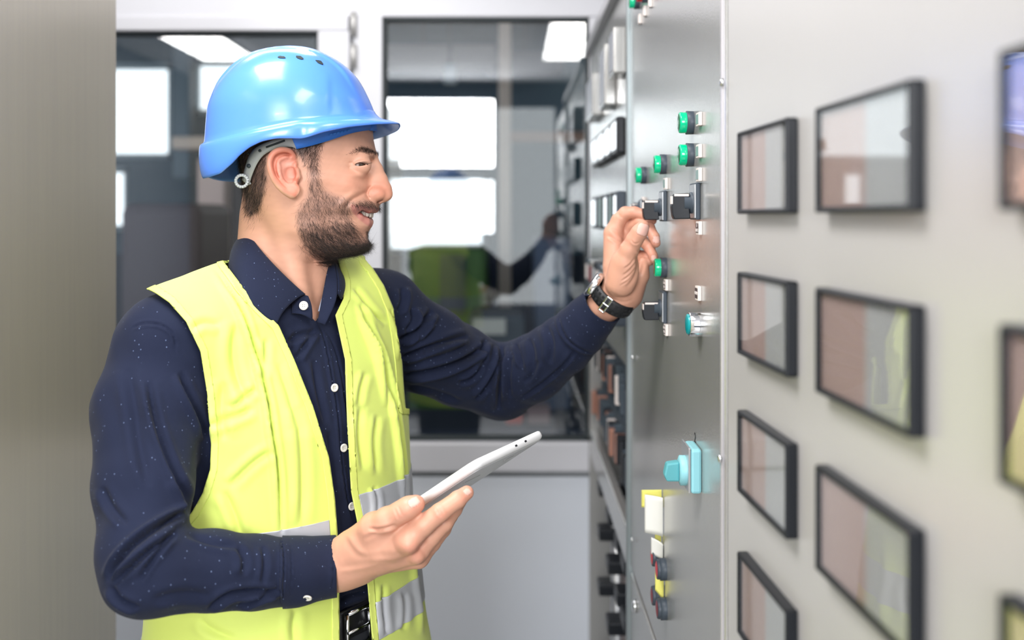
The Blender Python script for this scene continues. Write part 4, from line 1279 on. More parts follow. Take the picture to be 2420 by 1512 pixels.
# ---- hair ------------------------------------------------------------------------
M_hair = mat('black_brown_hair', (.022, .016, .014), .38, spec=.4)
hN = normals(hv, hq)
def strands(name, regions, seed, m=M_hair):
    """regions: (poly, soft px, density per m2, length, length var, direction fn, radius)"""
    rs = np.random.RandomState(seed)
    verts, quads = [], []
    near = (hv[:, 1] < YM + .03)
    tri = np.concatenate([hq[:, [0, 1, 2]], hq[:, [0, 2, 3]]])
    A = .5 * np.linalg.norm(np.cross(hv[tri[:, 1]] - hv[tri[:, 0]], hv[tri[:, 2]] - hv[tri[:, 0]]), axis=1)
    cen = hv[tri].mean(1)
    cm = cen.copy(); cm[:, 1] = YM - np.abs(cen[:, 1] - YM)
    q = proj(cm)
    off = 0
    for (poly, soft, dens, L, Lv, dfn, rad, excl) in regions:
        bb = np.array(poly); ok = ((q > bb.min(0) - soft) & (q < bb.max(0) + soft)).all(1)
        sd = np.full(len(q), 50.0); sd[ok] = poly_sd(q[ok], poly)
        w = np.clip(-sd / soft + .25, 0, 1)
        if excl is not None:
            w[ok] *= np.clip(poly_sd(q[ok], excl) / 3, 0, 1)
        # skip the ear
        w *= ~((cm[:, 1] < YM - .0815) & (q[:, 0] > 625) & (q[:, 0] < 712) & (q[:, 1] > 345) & (q[:, 1] < 468))
        p = A * w
        n = int(p.sum() * dens)
        if n < 1: continue
        pick = rs.choice(len(p), n, p=p / p.sum())
        r1, r2 = rs.rand(n), rs.rand(n)
        fl = r1 + r2 > 1; r1[fl] = 1 - r1[fl]; r2[fl] = 1 - r2[fl]
        T_ = tri[pick]
        pos = hv[T_[:, 0]] + r1[:, None] * (hv[T_[:, 1]] - hv[T_[:, 0]]) + r2[:, None] * (hv[T_[:, 2]] - hv[T_[:, 0]])
        nr = hN[T_[:, 0]]
        D = dfn(q[pick], cen[pick], rs)
        D = D - (D * nr).sum(1)[:, None] * nr
        D /= np.maximum(np.linalg.norm(D, axis=1), 1e-6)[:, None]
        D += rs.normal(size=(n, 3)) * (.14 if name == 'eyebrow' else .26)
        ln = L * (1 + Lv * rs.uniform(-1, 1, n)) * (.5 + .5 * w[pick])
        lift = rs.uniform(.12, .45, n)
        k = 4
        side = np.cross(D, nr); side /= np.maximum(np.linalg.norm(side, axis=1), 1e-6)[:, None]
        curl_ = rs.normal(size=n) * .35
        rings = []
        for j in range(k):
            t_ = j / (k - 1)
            c = pos + D * (ln * t_)[:, None] + nr * (ln * (lift * t_ - .12 * t_ * t_) )[:, None] + side * (ln * curl_ * t_ * t_)[:, None] - nr * .0006 * (1 - t_)
            r = rad * (1 - .75 * t_)
            rings.append((c + side * r, c - side * r * .5 + nr * r * .87, c - side * r * .5 - nr * r * .87))
        arr = np.stack([np.stack(r_, 1) for r_ in rings], 1).reshape(n, k * 3, 3)
        verts.append(arr.reshape(-1, 3))
        base = off + np.arange(n)[:, None, None] * (k * 3)
        qd = []
        for j in range(k - 1):
            for s in range(3):
                s2 = (s + 1) % 3
                qd.append([j * 3 + s, j * 3 + s2, (j + 1) * 3 + s2, (j + 1) * 3 + s])
        quads.append((base + np.array(qd)[None]).reshape(-1, 4))
        off += n * k * 3
    return np_mesh(name, np.concatenate(verts), np.concatenate(quads), m, person)
def dir_beard(q, c, rs):
    n = len(q)
    fwd = np.clip((q[:, 0] - 700) / 160, 0, 1)
    low = np.clip((q[:, 1] - 480) / 110, 0, 1)
    a = np.radians(-78 + 42 * fwd * low + 14 * low + rs.normal(size=n) * 13)
    return np.stack([np.cos(a), np.zeros(n), np.sin(a)], 1)
def dir_mous(q, c, rs):
    n = len(q)
    a = np.radians(-62 - 30 * np.clip((885 - q[:, 0]) / 40, 0, 1) + rs.normal(size=n) * 10)
    return np.stack([np.cos(a), np.zeros(n), np.sin(a)], 1)
def dir_hair(q, c, rs):
    n = len(q)
    a = np.radians(-112 + rs.normal(size=n) * 10)
    return np.stack([np.cos(a), np.zeros(n), np.sin(a)], 1)
def dir_side(q, c, rs):
    n = len(q)
    a = np.radians(-128 + 40 * np.clip((q[:, 1] - 340) / 60, 0, 1) + rs.normal(size=n) * 10)
    return np.stack([np.cos(a), np.zeros(n), np.sin(a)], 1)
def dir_brow(q, c, rs):
    n = len(q)
    a = np.radians(165 + 25 * (q[:, 0] < 850) + rs.normal(size=n) * 9)
    return np.stack([np.cos(a), np.zeros(n), np.sin(a)], 1)
mouthx = [(826, 485), (850, 486), (880, 491), (905, 494), (905, 540), (870, 538), (847, 521), (831, 503)]
MOUST = [(833, 482), (846, 473), (860, 469), (875, 472), (888, 477), (899, 480), (899, 492), (880, 489), (858, 488), (838, 486), (828, 482), (822, 500), (818, 500), (822, 484)]
CHIN = [(826, 520), (840, 545), (862, 566), (878, 566), (886, 575), (880, 600), (850, 612), (790, 614), (765, 632), (735, 608), (710, 580), (706, 540), (740, 520), (800, 530)]
SOUL = [(862, 540), (880, 540), (880, 560), (866, 562)]
strands('beard', [(BEARD, 12, 520000, .0095, .35, dir_beard, .000085, mouthx), (MOUST, 4, 1100000, .0075, .3, dir_mous, .00010, mouthx),
                  (CHIN, 34, 900000, .0115, .35, dir_beard, .00010, mouthx), (SOUL, 4, 500000, .006, .3, dir_beard, .0001, mouthx)], 3)
SIDE = [(660, 325), (775, 300), (768, 340), (757, 368), (752, 398), (738, 402), (726, 392), (716, 365), (696, 350), (670, 344)]
strands('hair', [(HAIR, 8, 620000, .0085, .3, dir_hair, .00012, None), (SIDE, 8, 520000, .0085, .3, dir_side, .00011, None),
                 (NAPE, 26, 90000, .007, .3, dir_hair, .00008, None)], 5)
BROW = [(822, 364), (836, 356), (852, 351), (868, 352), (882, 358), (891, 366), (889, 373), (872, 368), (854, 363), (838, 361)]
strands('eyebrow', [(BROW, 3, 2600000, .0046, .3, dir_brow, .00013, None)], 7)
# lashes as fine strands on the lid edge
lv_, lf_ = [], []
for s in (1, -1):
    for k in range(46):
        u = k / 45
        pt = np.array(smooth([(838, 389), (844, 385), (853, 382.8), (862, 383.5), (868, 387.5)], 2))
        i = int(u * (len(pt) - 1)); x_, y_ = pt[i]
        p = M3(x_, y_, .0475 - .004 * u)
        p[1] = EYE_C[1] - math.sqrt(max((EYE_R + .0017) ** 2 - (p[0] - EYE_C[0]) ** 2 - (p[2] - EYE_C[2]) ** 2, 1e-6))
        d = np.array([.0052 * (.3 + u), -.0022, .0006 - .0016 * (1 - u)])
        p[1] = YM - s * (YM - p[1]); d[1] *= s
        for j in range(3):
            t_ = j / 2; r = .00014 * (1 - .7 * t_)
            c = p + d * t_ + np.array([0, 0, .0008 * t_ * t_])
            lv_ += [c + [0, 0, r], c - [0, r, 0], c - [0, 0, r]]
        b0 = len(lv_) - 9
        for j in range(2):
            for a in range(3):
                lf_.append([b0 + j * 3 + a, b0 + j * 3 + (a + 1) % 3, b0 + j * 3 + 3 + (a + 1) % 3, b0 + j * 3 + 3 + a])
# thick lash line on the rim of the upper lid
for s in (1, -1):
    pt = smooth([(834, 389.5), (843, 386.2), (852, 384.8), (861, 385.2), (869, 388.6)], 2)
    prev = None
    for x_, y_ in pt:
        p = M3(x_, y_, .045); p[1] = EYE_C[1] - math.sqrt(max((EYE_R + .0016) ** 2 - (p[0] - EYE_C[0]) ** 2 - (p[2] - EYE_C[2]) ** 2, 1e-7)); p[1] = YM - s * (YM - p[1])
        b0 = len(lv_); r = .00042
        lv_ += [p + [0, 0, r], p - [0, r, 0], p - [0, 0, r], p + [0, r, 0]]
        if prev is not None:
            for a in range(4): lf_.append([prev + a, prev + (a + 1) % 4, b0 + (a + 1) % 4, b0 + a])
        prev = b0
np_mesh('eyelashes', np.array(lv_), np.array(lf_), M_hair, person)
# ------------------------------------------------------------------ clothes
M_shirt = shirt_mat()
M_vest = mat('fluorescent_yellow_polyester', (.69, .82, .165), .70, sheen=.2, bump=(1500, .18, .0004), noise=(9, .25, (.72, .82, .20)))
M_bind = mat('pale_yellow_binding', (.74, .85, .19), .65, bump=(1800, .25, .0004))
M_reflect = mat('silver_reflective_tape', (.56, .58, .62), .42, metal=.25, bump=(1600, .15, .0003))
M_button = mat('pearl_button', (.80, .77, .70), .25, coat=.4)
M_lining = mat('pale_blue_cotton', (.42, .48, .62), .9)

def hit(fn, x, y, Y0=.85, Y1_=1.75, extra=0.0):
    """first meeting of the sight line through a pixel with a shape"""
    Ys = np.linspace(Y0, Y1_, 900)
    P = np.stack([(x - CX) / FPX * Ys, Ys, EYE - (y - HY) / FPX * Ys], 1)
    f = fn(P.astype(F32))
    i = np.argmax(f < extra)
    if f[i] >= extra: i = int(np.argmin(f))
    return P[i]
def newton_c(v, N, cf, it=4):
    """slide vertices inside the surface until cf==0"""
    v = v.copy()
    for _ in range(it):
        g, c = grad(lambda p: cf(np.asarray(p, float)), v, 3e-4)
        g = g - (g * N).sum(1)[:, None] * N
        n2 = np.maximum((g * g).sum(1), .05)
        st = (c / n2)[:, None] * g
        L = np.linalg.norm(st, axis=1)
        st *= np.minimum(1, .004 / np.maximum(L, 1e-9))[:, None]
        v -= st
    return v
def cut_cloth(v, Q, N, cf):
    c = cf(v)
    keep = (c[Q] < 0).any(1)
    Q = Q[keep]
    used = np.unique(Q)
    mp = np.full(len(v), -1); mp[used] = np.arange(len(used))
    v, N, c, Q = v[used], N[used], c[used], mp[Q]
    out = c > 0
    v[out] = newton_c(v[out], N[out], cf)
    # drop slivers that stayed outside
    c2 = cf(v)
    ok = ~(c2[Q] > .0012).any(1)
    return v, Q[ok], N
def pix(v): return proj(v)
def pd(v, poly): return poly_sd(proj(v), poly) * (v[:, 1] / FPX)

#<<shirt
svx, sq = surface(shirt_fn, (-.56, .86, 1.02), (.15, 1.66, 1.60), .0024)
#>>
sN = normals(svx, sq)
svx = svx + sN * (vnoise(svx, 38, 21) * .0016 + vnoise(svx, 90, 22) * .0010)[:, None]
shirt_folds = [
    # near sleeve
    ([(352, 900), (363, 984), (401, 1097), (434, 1156), (457, 1189)], 9, .0034), ([(425, 880), (440, 920), (467, 972), (488, 1039)], 8, .0028),
    ([(300, 870), (318, 960), (330, 1060), (352, 1150)], 14, .0020), ([(447, 1204), (388, 1235), (325, 1277), (284, 1319), (256, 1372)], 8, .0050),
    ([(417, 1260), (367, 1290), (317, 1331), (268, 1380)], 7, .0042), ([(400, 1273), (352, 1331), (330, 1370)], 6, .0028), ([(262, 1385), (280, 1418), (330, 1438)], 8, .0026),
    ([(492, 1440), (534, 1406), (576, 1396), (651, 1396)], 7, .0034), ([(563, 1430), (618, 1411), (660, 1392)], 6, .0028), ([(360, 1420), (430, 1400), (500, 1410)], 12, .0016),
    ([(560, 1290), (580, 1320), (575, 1360)], 9, .0018), ([(440, 1262), (500, 1285), (560, 1292)], 8, .0014), ([(620, 1290), (628, 1330), (620, 1380)], 7, .0014),
    ([(664, 1278), (668, 1340), (664, 1420)], 2.6, .0016), ([(683, 1278), (687, 1340), (684, 1412)], 2.0, .0006), ([(783, 1266), (787, 1330), (782, 1402)], 2.0, .0006),
    ([(310, 776), (345, 762), (385, 768), (412, 790), (416, 835)], 3, .0012), ([(240, 1150), (262, 1200), (300, 1240)], 10, .0018), ([(410, 1130), (440, 1180), (450, 1215)], 9, .0024),
    # far sleeve
    ([(945, 806), (988, 779), (1009, 752), (1022, 735)], 8, .0050), ([(950, 846), (1012, 822), (1073, 801), (1106, 795)], 7, .0048), ([(952, 889), (1027, 877), (1088, 855), (1134, 831), (1150, 803)], 7, .0048),
    ([(1143, 862), (1118, 894), (1085, 905)], 6, .0028), ([(1185, 818), (1187, 874), (1179, 919), (1179, 968)], 7, .0055), ([(1182, 848), (1164, 892), (1125, 944)], 6, .0040), ([(1140, 808), (1146, 835), (1143, 858)], 5, .0028),
    ([(1219, 813), (1228, 840), (1236, 868)], 5, .0022), ([(1206, 845), (1200, 904), (1206, 940)], 6, .0028), ([(1322, 752), (1332, 785), (1347, 807), (1370, 822), (1398, 833)], 3, .0018),
    ([(1228, 944), (1286, 904), (1338, 859), (1364, 822)], 4, .0018), ([(955, 785), (979, 758), (973, 728)], 6, .0034), ([(940, 740), (955, 710), (950, 680)], 7, .0024), ([(985, 800), (1002, 775), (1020, 762)], 5, .0022),
    ([(965, 912), (1030, 925), (1090, 950)], 6, .0020), ([(1250, 800), (1262, 840), (1255, 880)], 7, .0018), ([(1290, 770), (1305, 810), (1300, 860)], 8, .0018), ([(1010, 850), (1060, 838), (1100, 818)], 6, .0020), ([(1240, 905), (1262, 880), (1272, 850)], 6, .0016),
    # front of the shirt
    ([(751, 761), (766, 797), (776, 847), (784, 897), (800, 984), (802, 1064), (818, 1172), (836, 1232)], 2.6, .0016), ([(757, 770), (789, 809), (809, 897), (824, 1000), (830, 1100), (844, 1220)], 2.6, .0010),
    ([(676, 807), (714, 791), (746, 781)], 8, .0020), ([(700, 850), (730, 800), (748, 778)], 7, .0018), ([(740, 850), (752, 930), (770, 1000)], 8, .0018), ([(775, 1020), (786, 1100), (790, 1180)], 7, .0020), ([(700, 780), (690, 830), (712, 880)], 9, .0012),
    ([(800, 1420), (830, 1405), (866, 1400)], 6, .0022), ([(806, 1445), (840, 1432), (866, 1425)], 5, .0022)]
svx = folds(svx, sN, [(a, b * .9, c * (2.8 if a[0][0] > 900 else 2.3)) for a, b, c in shirt_folds])
NECKCUT = [(560, 520), (590, 560), (640, 640), (690, 690), (722, 702), (736, 726), (738, 757), (749, 759), (757, 742), (764, 700), (776, 655), (792, 606), (770, 540)]
CR_END, CL_END = P3(792, 1336, 1.122), P3(1424, 722, 1.392)
dR = np.array([.985, .17, .02]); dR /= np.linalg.norm(dR)
axR = CR_END - P3(700, 1350, 1.096); axR /= np.linalg.norm(axR)
def offaxis(v):
    t = (v - CR_END) @ axR
    return t, np.linalg.norm(v - CR_END - t[:, None] * axR, axis=1)
dL = CL_END - P3(1335, 815, 1.445); dL /= np.linalg.norm(dL)
def shirt_cut(v):
    c = -pd(v, NECKCUT)
    c = np.where(v[:, 2] > 1.44, c, -1)
    neck = .052 - np.sqrt((v[:, 0] + .290) ** 2 + (v[:, 1] - 1.250) ** 2)
    c = np.maximum(c, np.where(v[:, 2] > 1.49, neck, -1))
    tR = (v - CR_END) @ dR; tA, aR = offaxis(v); rl = np.linalg.norm(v - CL_END, axis=1)
    c = np.maximum(c, np.where((aR < .046) & (tA > -.06) & (tA < .06), tR, -1))
    c = np.maximum(c, np.where(rl < .10, (v - CL_END) @ dL, -1))
    c = np.maximum(c, 1.075 - v[:, 2])
    return c
v1, q1, n1 = cut_cloth(svx, sq, normals(svx, sq), shirt_cut)
shirt = np_mesh('shirt', v1, q1, M_shirt, person)
md = shirt.modifiers.new('cloth', 'SOLIDIFY'); md.thickness = .0014; md.offset = -1
# cuffs: doubled cloth over the sleeve ends
def shell_part(name, v, Q, N, cf, off, m, parent, thick=.0012):
    a, b, n_ = cut_cloth(v + N * off, Q, N, cf)
    o = np_mesh(name, a, b, m, parent)
    md = o.modifiers.new('cloth', 'SOLIDIFY'); md.thickness = thick; md.offset = 0
    return o
sN2 = normals(svx, sq)
def cuffR(v):
    t = (v - CR_END) @ dR
    tA, a = offaxis(v)
    return np.where((a < .050) & (tA > -.12) & (tA < .05), np.maximum(t - .0015, -.056 - t), 1)
def cuffL(v):
    t = (v - CL_END) @ dL
    return np.where(np.linalg.norm(v - CL_END, axis=1) < .11, np.maximum(t - .0015, -.062 - t), 1)
shell_part('cuff', svx, sq, sN2, cuffR, .0014, M_shirt, shirt)
shell_part('cuff', svx, sq, sN2, cuffL, .0014, M_shirt, shirt)

def sheet(name, rows, m, parent, thick=.0014, sub=2, bulge=None):
    """rows: list of rows of 3D points"""
    G = [[np.asarray(p, float) for p in r] for r in rows]
    o = MB().grid(G).build(name, m, parent)
    s_ = o.modifiers.new('sub', 'SUBSURF'); s_.levels = sub; s_.render_levels = sub; s_.boundary_smooth = 'PRESERVE_CORNERS'
    t_ = o.modifiers.new('cloth', 'SOLIDIFY'); t_.thickness = thick; t_.offset = 0
    return o
def shirt_at(x, y, lift=.003):
    p = hit(shirt_core, x, y); d = p - np.array([0, 0, EYE]); d /= np.linalg.norm(d)
    return p - d * lift
# collar: fold line hugging the neck, free edge lying on the shirt and vest
top = [P3(588, 548, 1.262), P3(582, 545, 1.235), P3(592, 560, 1.205), P3(612, 588, 1.187), P3(642, 622, 1.178), P3(676, 656, 1.176), P3(705, 683, 1.180), P3(721, 696, 1.186)]
bot = [P3(552, 605, 1.290), P3(541, 615, 1.235), P3(541, 640, 1.185)] + [shirt_at(x, y, .0135) for x, y in ((560, 675), (588, 712), (620, 744), (642, 760), (654, 764))]
mid_ = []
for i, (a, b) in enumerate(zip(top, bot)):
    mpt = (a + b) / 2
    mid_.append(mpt + np.array([-.0035, -.0050, .0035]))
q1_ = [(a * .78 + m_ * .22) + np.array([-.001, -.0028, .002]) for a, m_ in zip(top, mid_)]
sheet('collar', [top, q1_, mid_, [(a + b) / 2 + np.array([-.0008, -.0016, .001]) for a, b in zip(mid_, bot)], bot], M_shirt, shirt, .0022)
# back and far part of the collar
bt = [P3(588, 548, 1.262), P3(610, 556, 1.292), P3(660, 575, 1.305), P3(720, 590, 1.300), P3(765, 602, 1.280), P3(786, 612, 1.255)]
bb = [P3(552, 605, 1.290), P3(570, 612, 1.345), P3(660, 625, 1.372), P3(750, 632, 1.372), P3(795, 636, 1.345), P3(806, 640, 1.300)]
sheet('collar', [bt, [(a + b) / 2 + np.array([0, .004, .006]) for a, b in zip(bt, bb)], bb], M_shirt, shirt, .0022)
ft = [P3(785, 611, 1.258), P3(792, 626, 1.236), P3(797, 645, 1.222), P3(799, 668, 1.213), P3(798, 694, 1.208)]
fo = [P3(801, 632, 1.300), P3(808, 645, 1.268), P3(814, 661, 1.246), P3(816, 680, 1.232), P3(806, 707, 1.222)]
sheet('collar', [ft, [(a + b) / 2 + np.array([.001, -.004, .001]) for a, b in zip(ft, fo)], fo], M_shirt, shirt, .0020)
# inner stand of the far side and turned placket
fi = [P3(782, 612, 1.250), P3(773, 642, 1.222), P3(767, 674, 1.208), P3(758, 722, 1.196), P3(751, 762, 1.186)]
fo2 = [P3(790, 622, 1.238), P3(796, 652, 1.218), P3(798, 690, 1.206), P3(793, 718, 1.197), P3(768, 768, 1.184)]
sheet('collar_stand', [fi, [(a + b) / 2 + np.array([.000, -.002, .001]) for a, b in zip(fi, fo2)], fo2], M_shirt, shirt, .0018)
sheet('collar_lining', [[P3(766, 688, 1.212), P3(757, 716, 1.204), P3(752, 736, 1.200)], [P3(772, 697, 1.208), P3(763, 716, 1.202), P3(755, 735, 1.197)]], M_lining, shirt, .0008, 1)
# near tab that carries the top button
tb = [[P3(690, 704, 1.186), P3(712, 694, 1.186), P3(728, 700, 1.188)], [P3(690, 725, 1.178), P3(715, 722, 1.179), P3(738, 722, 1.184)], [P3(690, 740, 1.172), P3(718, 742, 1.174), P3(738, 757, 1.180)]]
sheet('collar_stand', tb, M_shirt, shirt, .0018)
def button(p, nrm, r=.0054, parent=None):
    b = MB().lathe([(0, .0010), (r * .55, .0010), (r * .75, .0017), (r, .0014), (r, 0), (0, 0)], p, nrm, 22)
    for a, c in ((-1, -1), (-1, 1), (1, -1), (1, 1)):
        q = Vector(nrm).normalized().to_track_quat('Z', 'Y').to_matrix()
        b.tube(Vector(p) + q @ Vector((a * .0011, c * .0011, .0009)), Vector(p) + q @ Vector((a * .0011, c * .0011, .0012)), .0004, seg=6, mi=1)
    return b.build('button', [M_button, M_black], parent or shirt)
button(P3(717, 722, 1.1765), (.45, -.85, .05))
for (x, y) in ((790, 916), (812, 1058), (831, 1196)):
    p = shirt_at(x, y, .0032); button(p, (.68, -.70, .05), .0050)
button(hit(shirt_fn, 727, 1408) + np.array([0, -.002, -.001]), (0, -.75, -.66), .0050)

# ---- vest -----------------------------------------------------------------------
V_A = [.200, .190, .180, .179, .181, .182, .172, .13]
V_B = [.150, .142, .134, .128, .122, .108, .090, .060]
def vest_fn(P):
    P = np.asarray(P, F32)
    f = torso(P, V_A, V_B, 1.515)
    f = smin(f, chain(P, SHO, .01) - .009, .03)
    s = chain(P, SLV_R[:2], .01) - .006
    f = smin(f, s, .012)
    s = chain(P, [SLV_L[0], J(935, 762, 1.425, 92)], .01) - .006
    f = smin(f, s, .012)
    return smax(f, .80 - P[:, 2], .002)
#<<vest
vv, vq = surface(vest_fn, (-.50, 1.00, .78), (-.05, 1.56, 1.60), .0025)
#>>
vN = normals(vv, vq)
vv = vv + vN * (vnoise(vv, 26, 31) * .0022 + vnoise(vv, 60, 32) * .0008)[:, None]
vest_folds = [
    ([(512, 640), (538, 681), (563, 721), (583, 766), (595, 809), (610, 850), (618, 885), (635, 955), (643, 1022), (655, 1089), (662, 1214), (664, 1260)], 6.5, .0038), ([(627, 800), (624, 850), (622, 900)], 9, .0018),
    ([(606, 916), (570, 945), (545, 965)], 9, .0018), ([(492, 1005), (545, 988), (601, 963)], 11, .0018), ([(643, 1064), (601, 1089), (543, 1147)], 10, .0018), ([(560, 760), (548, 830), (560, 900), (590, 960)], 14, .0022),
    ([(700, 960), (712, 1050), (715, 1150), (712, 1240)], 12, .0020), ([(530, 1160), (560, 1230), (570, 1270)], 12, .0018), ([(655, 860), (685, 940), (700, 1010)], 10, .0016), ([(450, 780), (480, 760), (520, 770)], 10, .0014), ([(530, 900), (520, 960), (530, 1040)], 14, .0018),
    ([(847, 715), (867, 766), (887, 817), (907, 897), (918, 960)], 6, .0034), ([(835, 680), (880, 740), (910, 765)], 7, .0020), ([(918, 730), (930, 760), (940, 800), (944, 850)], 5, .0022),
    ([(850, 745), (872, 790), (895, 837), (915, 900), (932, 975), (943, 1060), (951, 1135), (958, 1190)], 5, .0050), ([(850, 960), (845, 1040), (858, 1110)], 9, .0018), ([(890, 980), (880, 1050), (890, 1120)], 8, .0018), ([(880, 1150), (890, 1190), (884, 1230)], 6, .0024),
    ([(862, 880), (850, 920), (846, 960)], 8, .0016), ([(990, 1260), (985, 1350), (1000, 1440), (1005, 1500)], 8, .0030), ([(905, 1380), (900, 1430), (910, 1500)], 7, .0020), ([(950, 1400), (955, 1440), (950, 1490)], 7, .0018), ([(470, 1460), (500, 1490), (560, 1512)], 12, .0014), ([(700, 1440), (690, 1480), (695, 1520)], 12, .0016)]
vv = folds(vv, vN, [(a, b * .85, c * 2.3) for a, b, c in vest_folds])
vN = normals(vv, vq)
OPEN = [(524, 610), (530, 622), (545, 642), (575, 682), (612, 724), (657, 768), (694, 850), (738, 960), (776, 1080), (790, 1180), (796, 1260), (800, 1390), (802, 1750), (905, 1750), (880, 1512), (868, 1370), (846, 1240), (830, 1160), (821, 1000), (816, 850), (793, 744), (812, 705), (814, 668), (797, 610), (790, 540), (540, 540)]
ARM_R = [(352, 684), (368, 692), (400, 714), (440, 760), (474, 830), (490, 930), (500, 1050), (497, 1110), (480, 1165), (455, 1210), (420, 1250), (360, 1262), (250, 1250), (120, 1000), (120, 640)]
ARM_L = [(862, 615), (880, 636), (905, 675), (928, 730), (940, 800), (948, 860), (951, 905), (956, 965), (1150, 980), (1150, 560), (862, 560)]
def vest_cut(v):
    u, w, z = torso_uv(v)
    c = np.where((w > -.02) & (u > -.20), -pd(v, OPEN), -1)
    neck = .066 - np.sqrt((v[:, 0] + .288) ** 2 + (v[:, 1] - 1.255) ** 2)
    c = np.maximum(c, np.where(z > 1.48, neck, -1))
    c = np.maximum(c, np.where((u < -.06) & (w > -.075), -pd(v, ARM_R), -1))
    c = np.maximum(c, np.where((u > .04), -pd(v, ARM_L), -1))
    c = np.maximum(c, np.where(z > 1.17, -.198 - u, -1))
    c = np.maximum(c, .82 - z)
    return c
a_, b_, n_ = cut_cloth(vv, vq, vN, vest_cut)
vest = np_mesh('safety_vest', a_, b_, M_vest, person)
md = vest.modifiers.new('cloth', 'SOLIDIFY'); md.thickness = .0016; md.offset = 1
shell_part('edge_binding', vv, vq, vN, lambda v: np.maximum(vest_cut(v), -vest_cut(v) - .0075), .0020, M_bind, vest, .0014)
def band(z0, z1, step=.0):
    def f(v):
        u, w, z = torso_uv(v)
        zz_ = z - step * (u > -.017)
        return np.maximum(vest_cut(v) + .0078, np.maximum(z0 - zz_, zz_ - z1))
    return f
shell_part('reflective_strip', vv, vq, vN, band(1.205, 1.252, .018), .0022, M_reflect, vest, .0012)
shell_part('reflective_strip', vv, vq, vN, band(1.060, 1.104, .036), .0022, M_reflect, vest, .0012)
# thin dark seams along the strips
M_thread = mat('grey_thread', (.10, .10, .12), .8)
# ---- belt, trousers, shoes -----------------------------------------------------------
M_leather = mat('black_leather', (.012, .012, .014), .32, spec=.6, bump=(300, .3, .0006))
M_trouser = mat('dark_grey_trouser_cloth', (.022, .024, .030), .85)
T_A = [.158, .158, .158, .158, .158, .158, .158, .158]; T_B = [.108] * 8
def belt_fn(P):
    P = np.asarray(P, F32)
    u, w, z = torso_uv(P)
    f = torso(P, SH_A, SH_B, 2.0)
    return smax(np.abs(f - .0035) - .0022, np.abs(z - 1.118) - .0175, .0015)
#<<belt
bvv, bqq = surface(belt_fn, (-.47, 1.06, 1.08), (-.09, 1.47, 1.155), .0022, lip=1.8)
#>>
belt = np_mesh('belt', bvv, bqq, M_leather, person)
bp_ = hit(belt_fn, 826, 1487)
bk = MB()
e1 = Vector((U1[0], U1[1], 0)); n1_ = Vector((U2[0], U2[1], 0)); up = Vector((0, 0, 1))
c = Vector(bp_) + n1_ * .004
def bar(a, b, r): bk.tube(c + e1 * a[0] + up * a[1], c + e1 * b[0] + up * b[1], r, seg=10)
for a, b in (((-.008, -.021), (-.008, .021)), ((-.008, .021), (.030, .021)), ((.030, .021), (.030, -.021)), ((.030, -.021), (-.008, -.021))): bar(a, b, .0028)
bk.tube(c + e1 * .028 + n1_ * .002, c - e1 * .010 + n1_ * .003, .0018, seg=8)
bk.build('buckle', M_chrome, belt)
def trouser_fn(P):
    P = np.asarray(P, F32)
    u, w, z = torso_uv(P)
    f = smax(torso(P, [.172, .166] + [.162] * 6, [.120, .116] + [.111] * 6, 1.112, .01), .80 - z, .06)
    cc_ = np.array([-.272, 1.262, 0])
    for s in (-1, 1):
        hp = cc_ + U1 * .085 * s
        f = smin(f, chain(P, [(hp + [0, 0, .86], .100), (hp + [0, .01, .50], .070), (hp + [-.01, .02, .07], .055)], .02), .03)
    return smax(f, .045 - z, .004)
tv, tq = surface(trouser_fn, (-.50, 1.0, .02), (-.04, 1.54, 1.14), .006)
np_mesh('trousers', tv, tq, M_trouser, person)
def shoe_fn(s):
    cc_ = np.array([-.282, 1.282, 0]) + U1 * .085 * s
    def shoe_f(P):
        P = np.asarray(P, F32)
        f = chain(P, [(cc_ + U2 * -.05 + [0, 0, .045], .042), (cc_ + U2 * .08 + [0, 0, .040], .042), (cc_ + U2 * .17 + [0, 0, .030], .034)], .02)
        f = smin(f, cap(P, cc_ + [0, 0, .05], cc_ + [0, 0, .11], .045, .043), .02)
        return smax(f, .001 - P[:, 2], .004)
    return shoe_f, cc_
for s in (-1, 1):
    shoe_f, cc_ = shoe_fn(s)
    a, b = surface(shoe_f, cc_ + [-.25, -.25, -.006], cc_ + [.30, .25, .16], .004)
    np_mesh('shoe', a, b, M_leather, person)

# ---- watch -------------------------------------------------------------------------
M_rubber = mat('black_rubber_strap', (.010, .011, .014), .5, bump=(700, .3, .0005))
wc = Vector(P3(1449, 704, 1.382)); wn = Vector((.50, -.42, .76)).normalized()
w1 = Vector((.86, .10, -.50)); w1 = (w1 - wn * w1.dot(wn)).normalized(); w2 = wn.cross(w1)
R1, R2 = .0285, .0265
def ringp(t, dr, h): return wc + w1 * ((R1 + dr) * math.cos(t)) + w2 * ((R2 + dr) * math.sin(t)) + wn * h
b = MB(); n = 64
prof = [(0, -.0105), (.0026, -.0100), (.0034, 0), (.0026, .0100), (0, .0105)]
G = [[ringp(2 * math.pi * i / n, dr, h) for dr, h in prof + [prof[0]]] for i in range(n + 1)]
b.grid(G)
bmesh.ops.remove_doubles(b.bm, verts=b.bm.verts, dist=1e-6)
strap = b.build('wrist_watch', M_rubber, person)
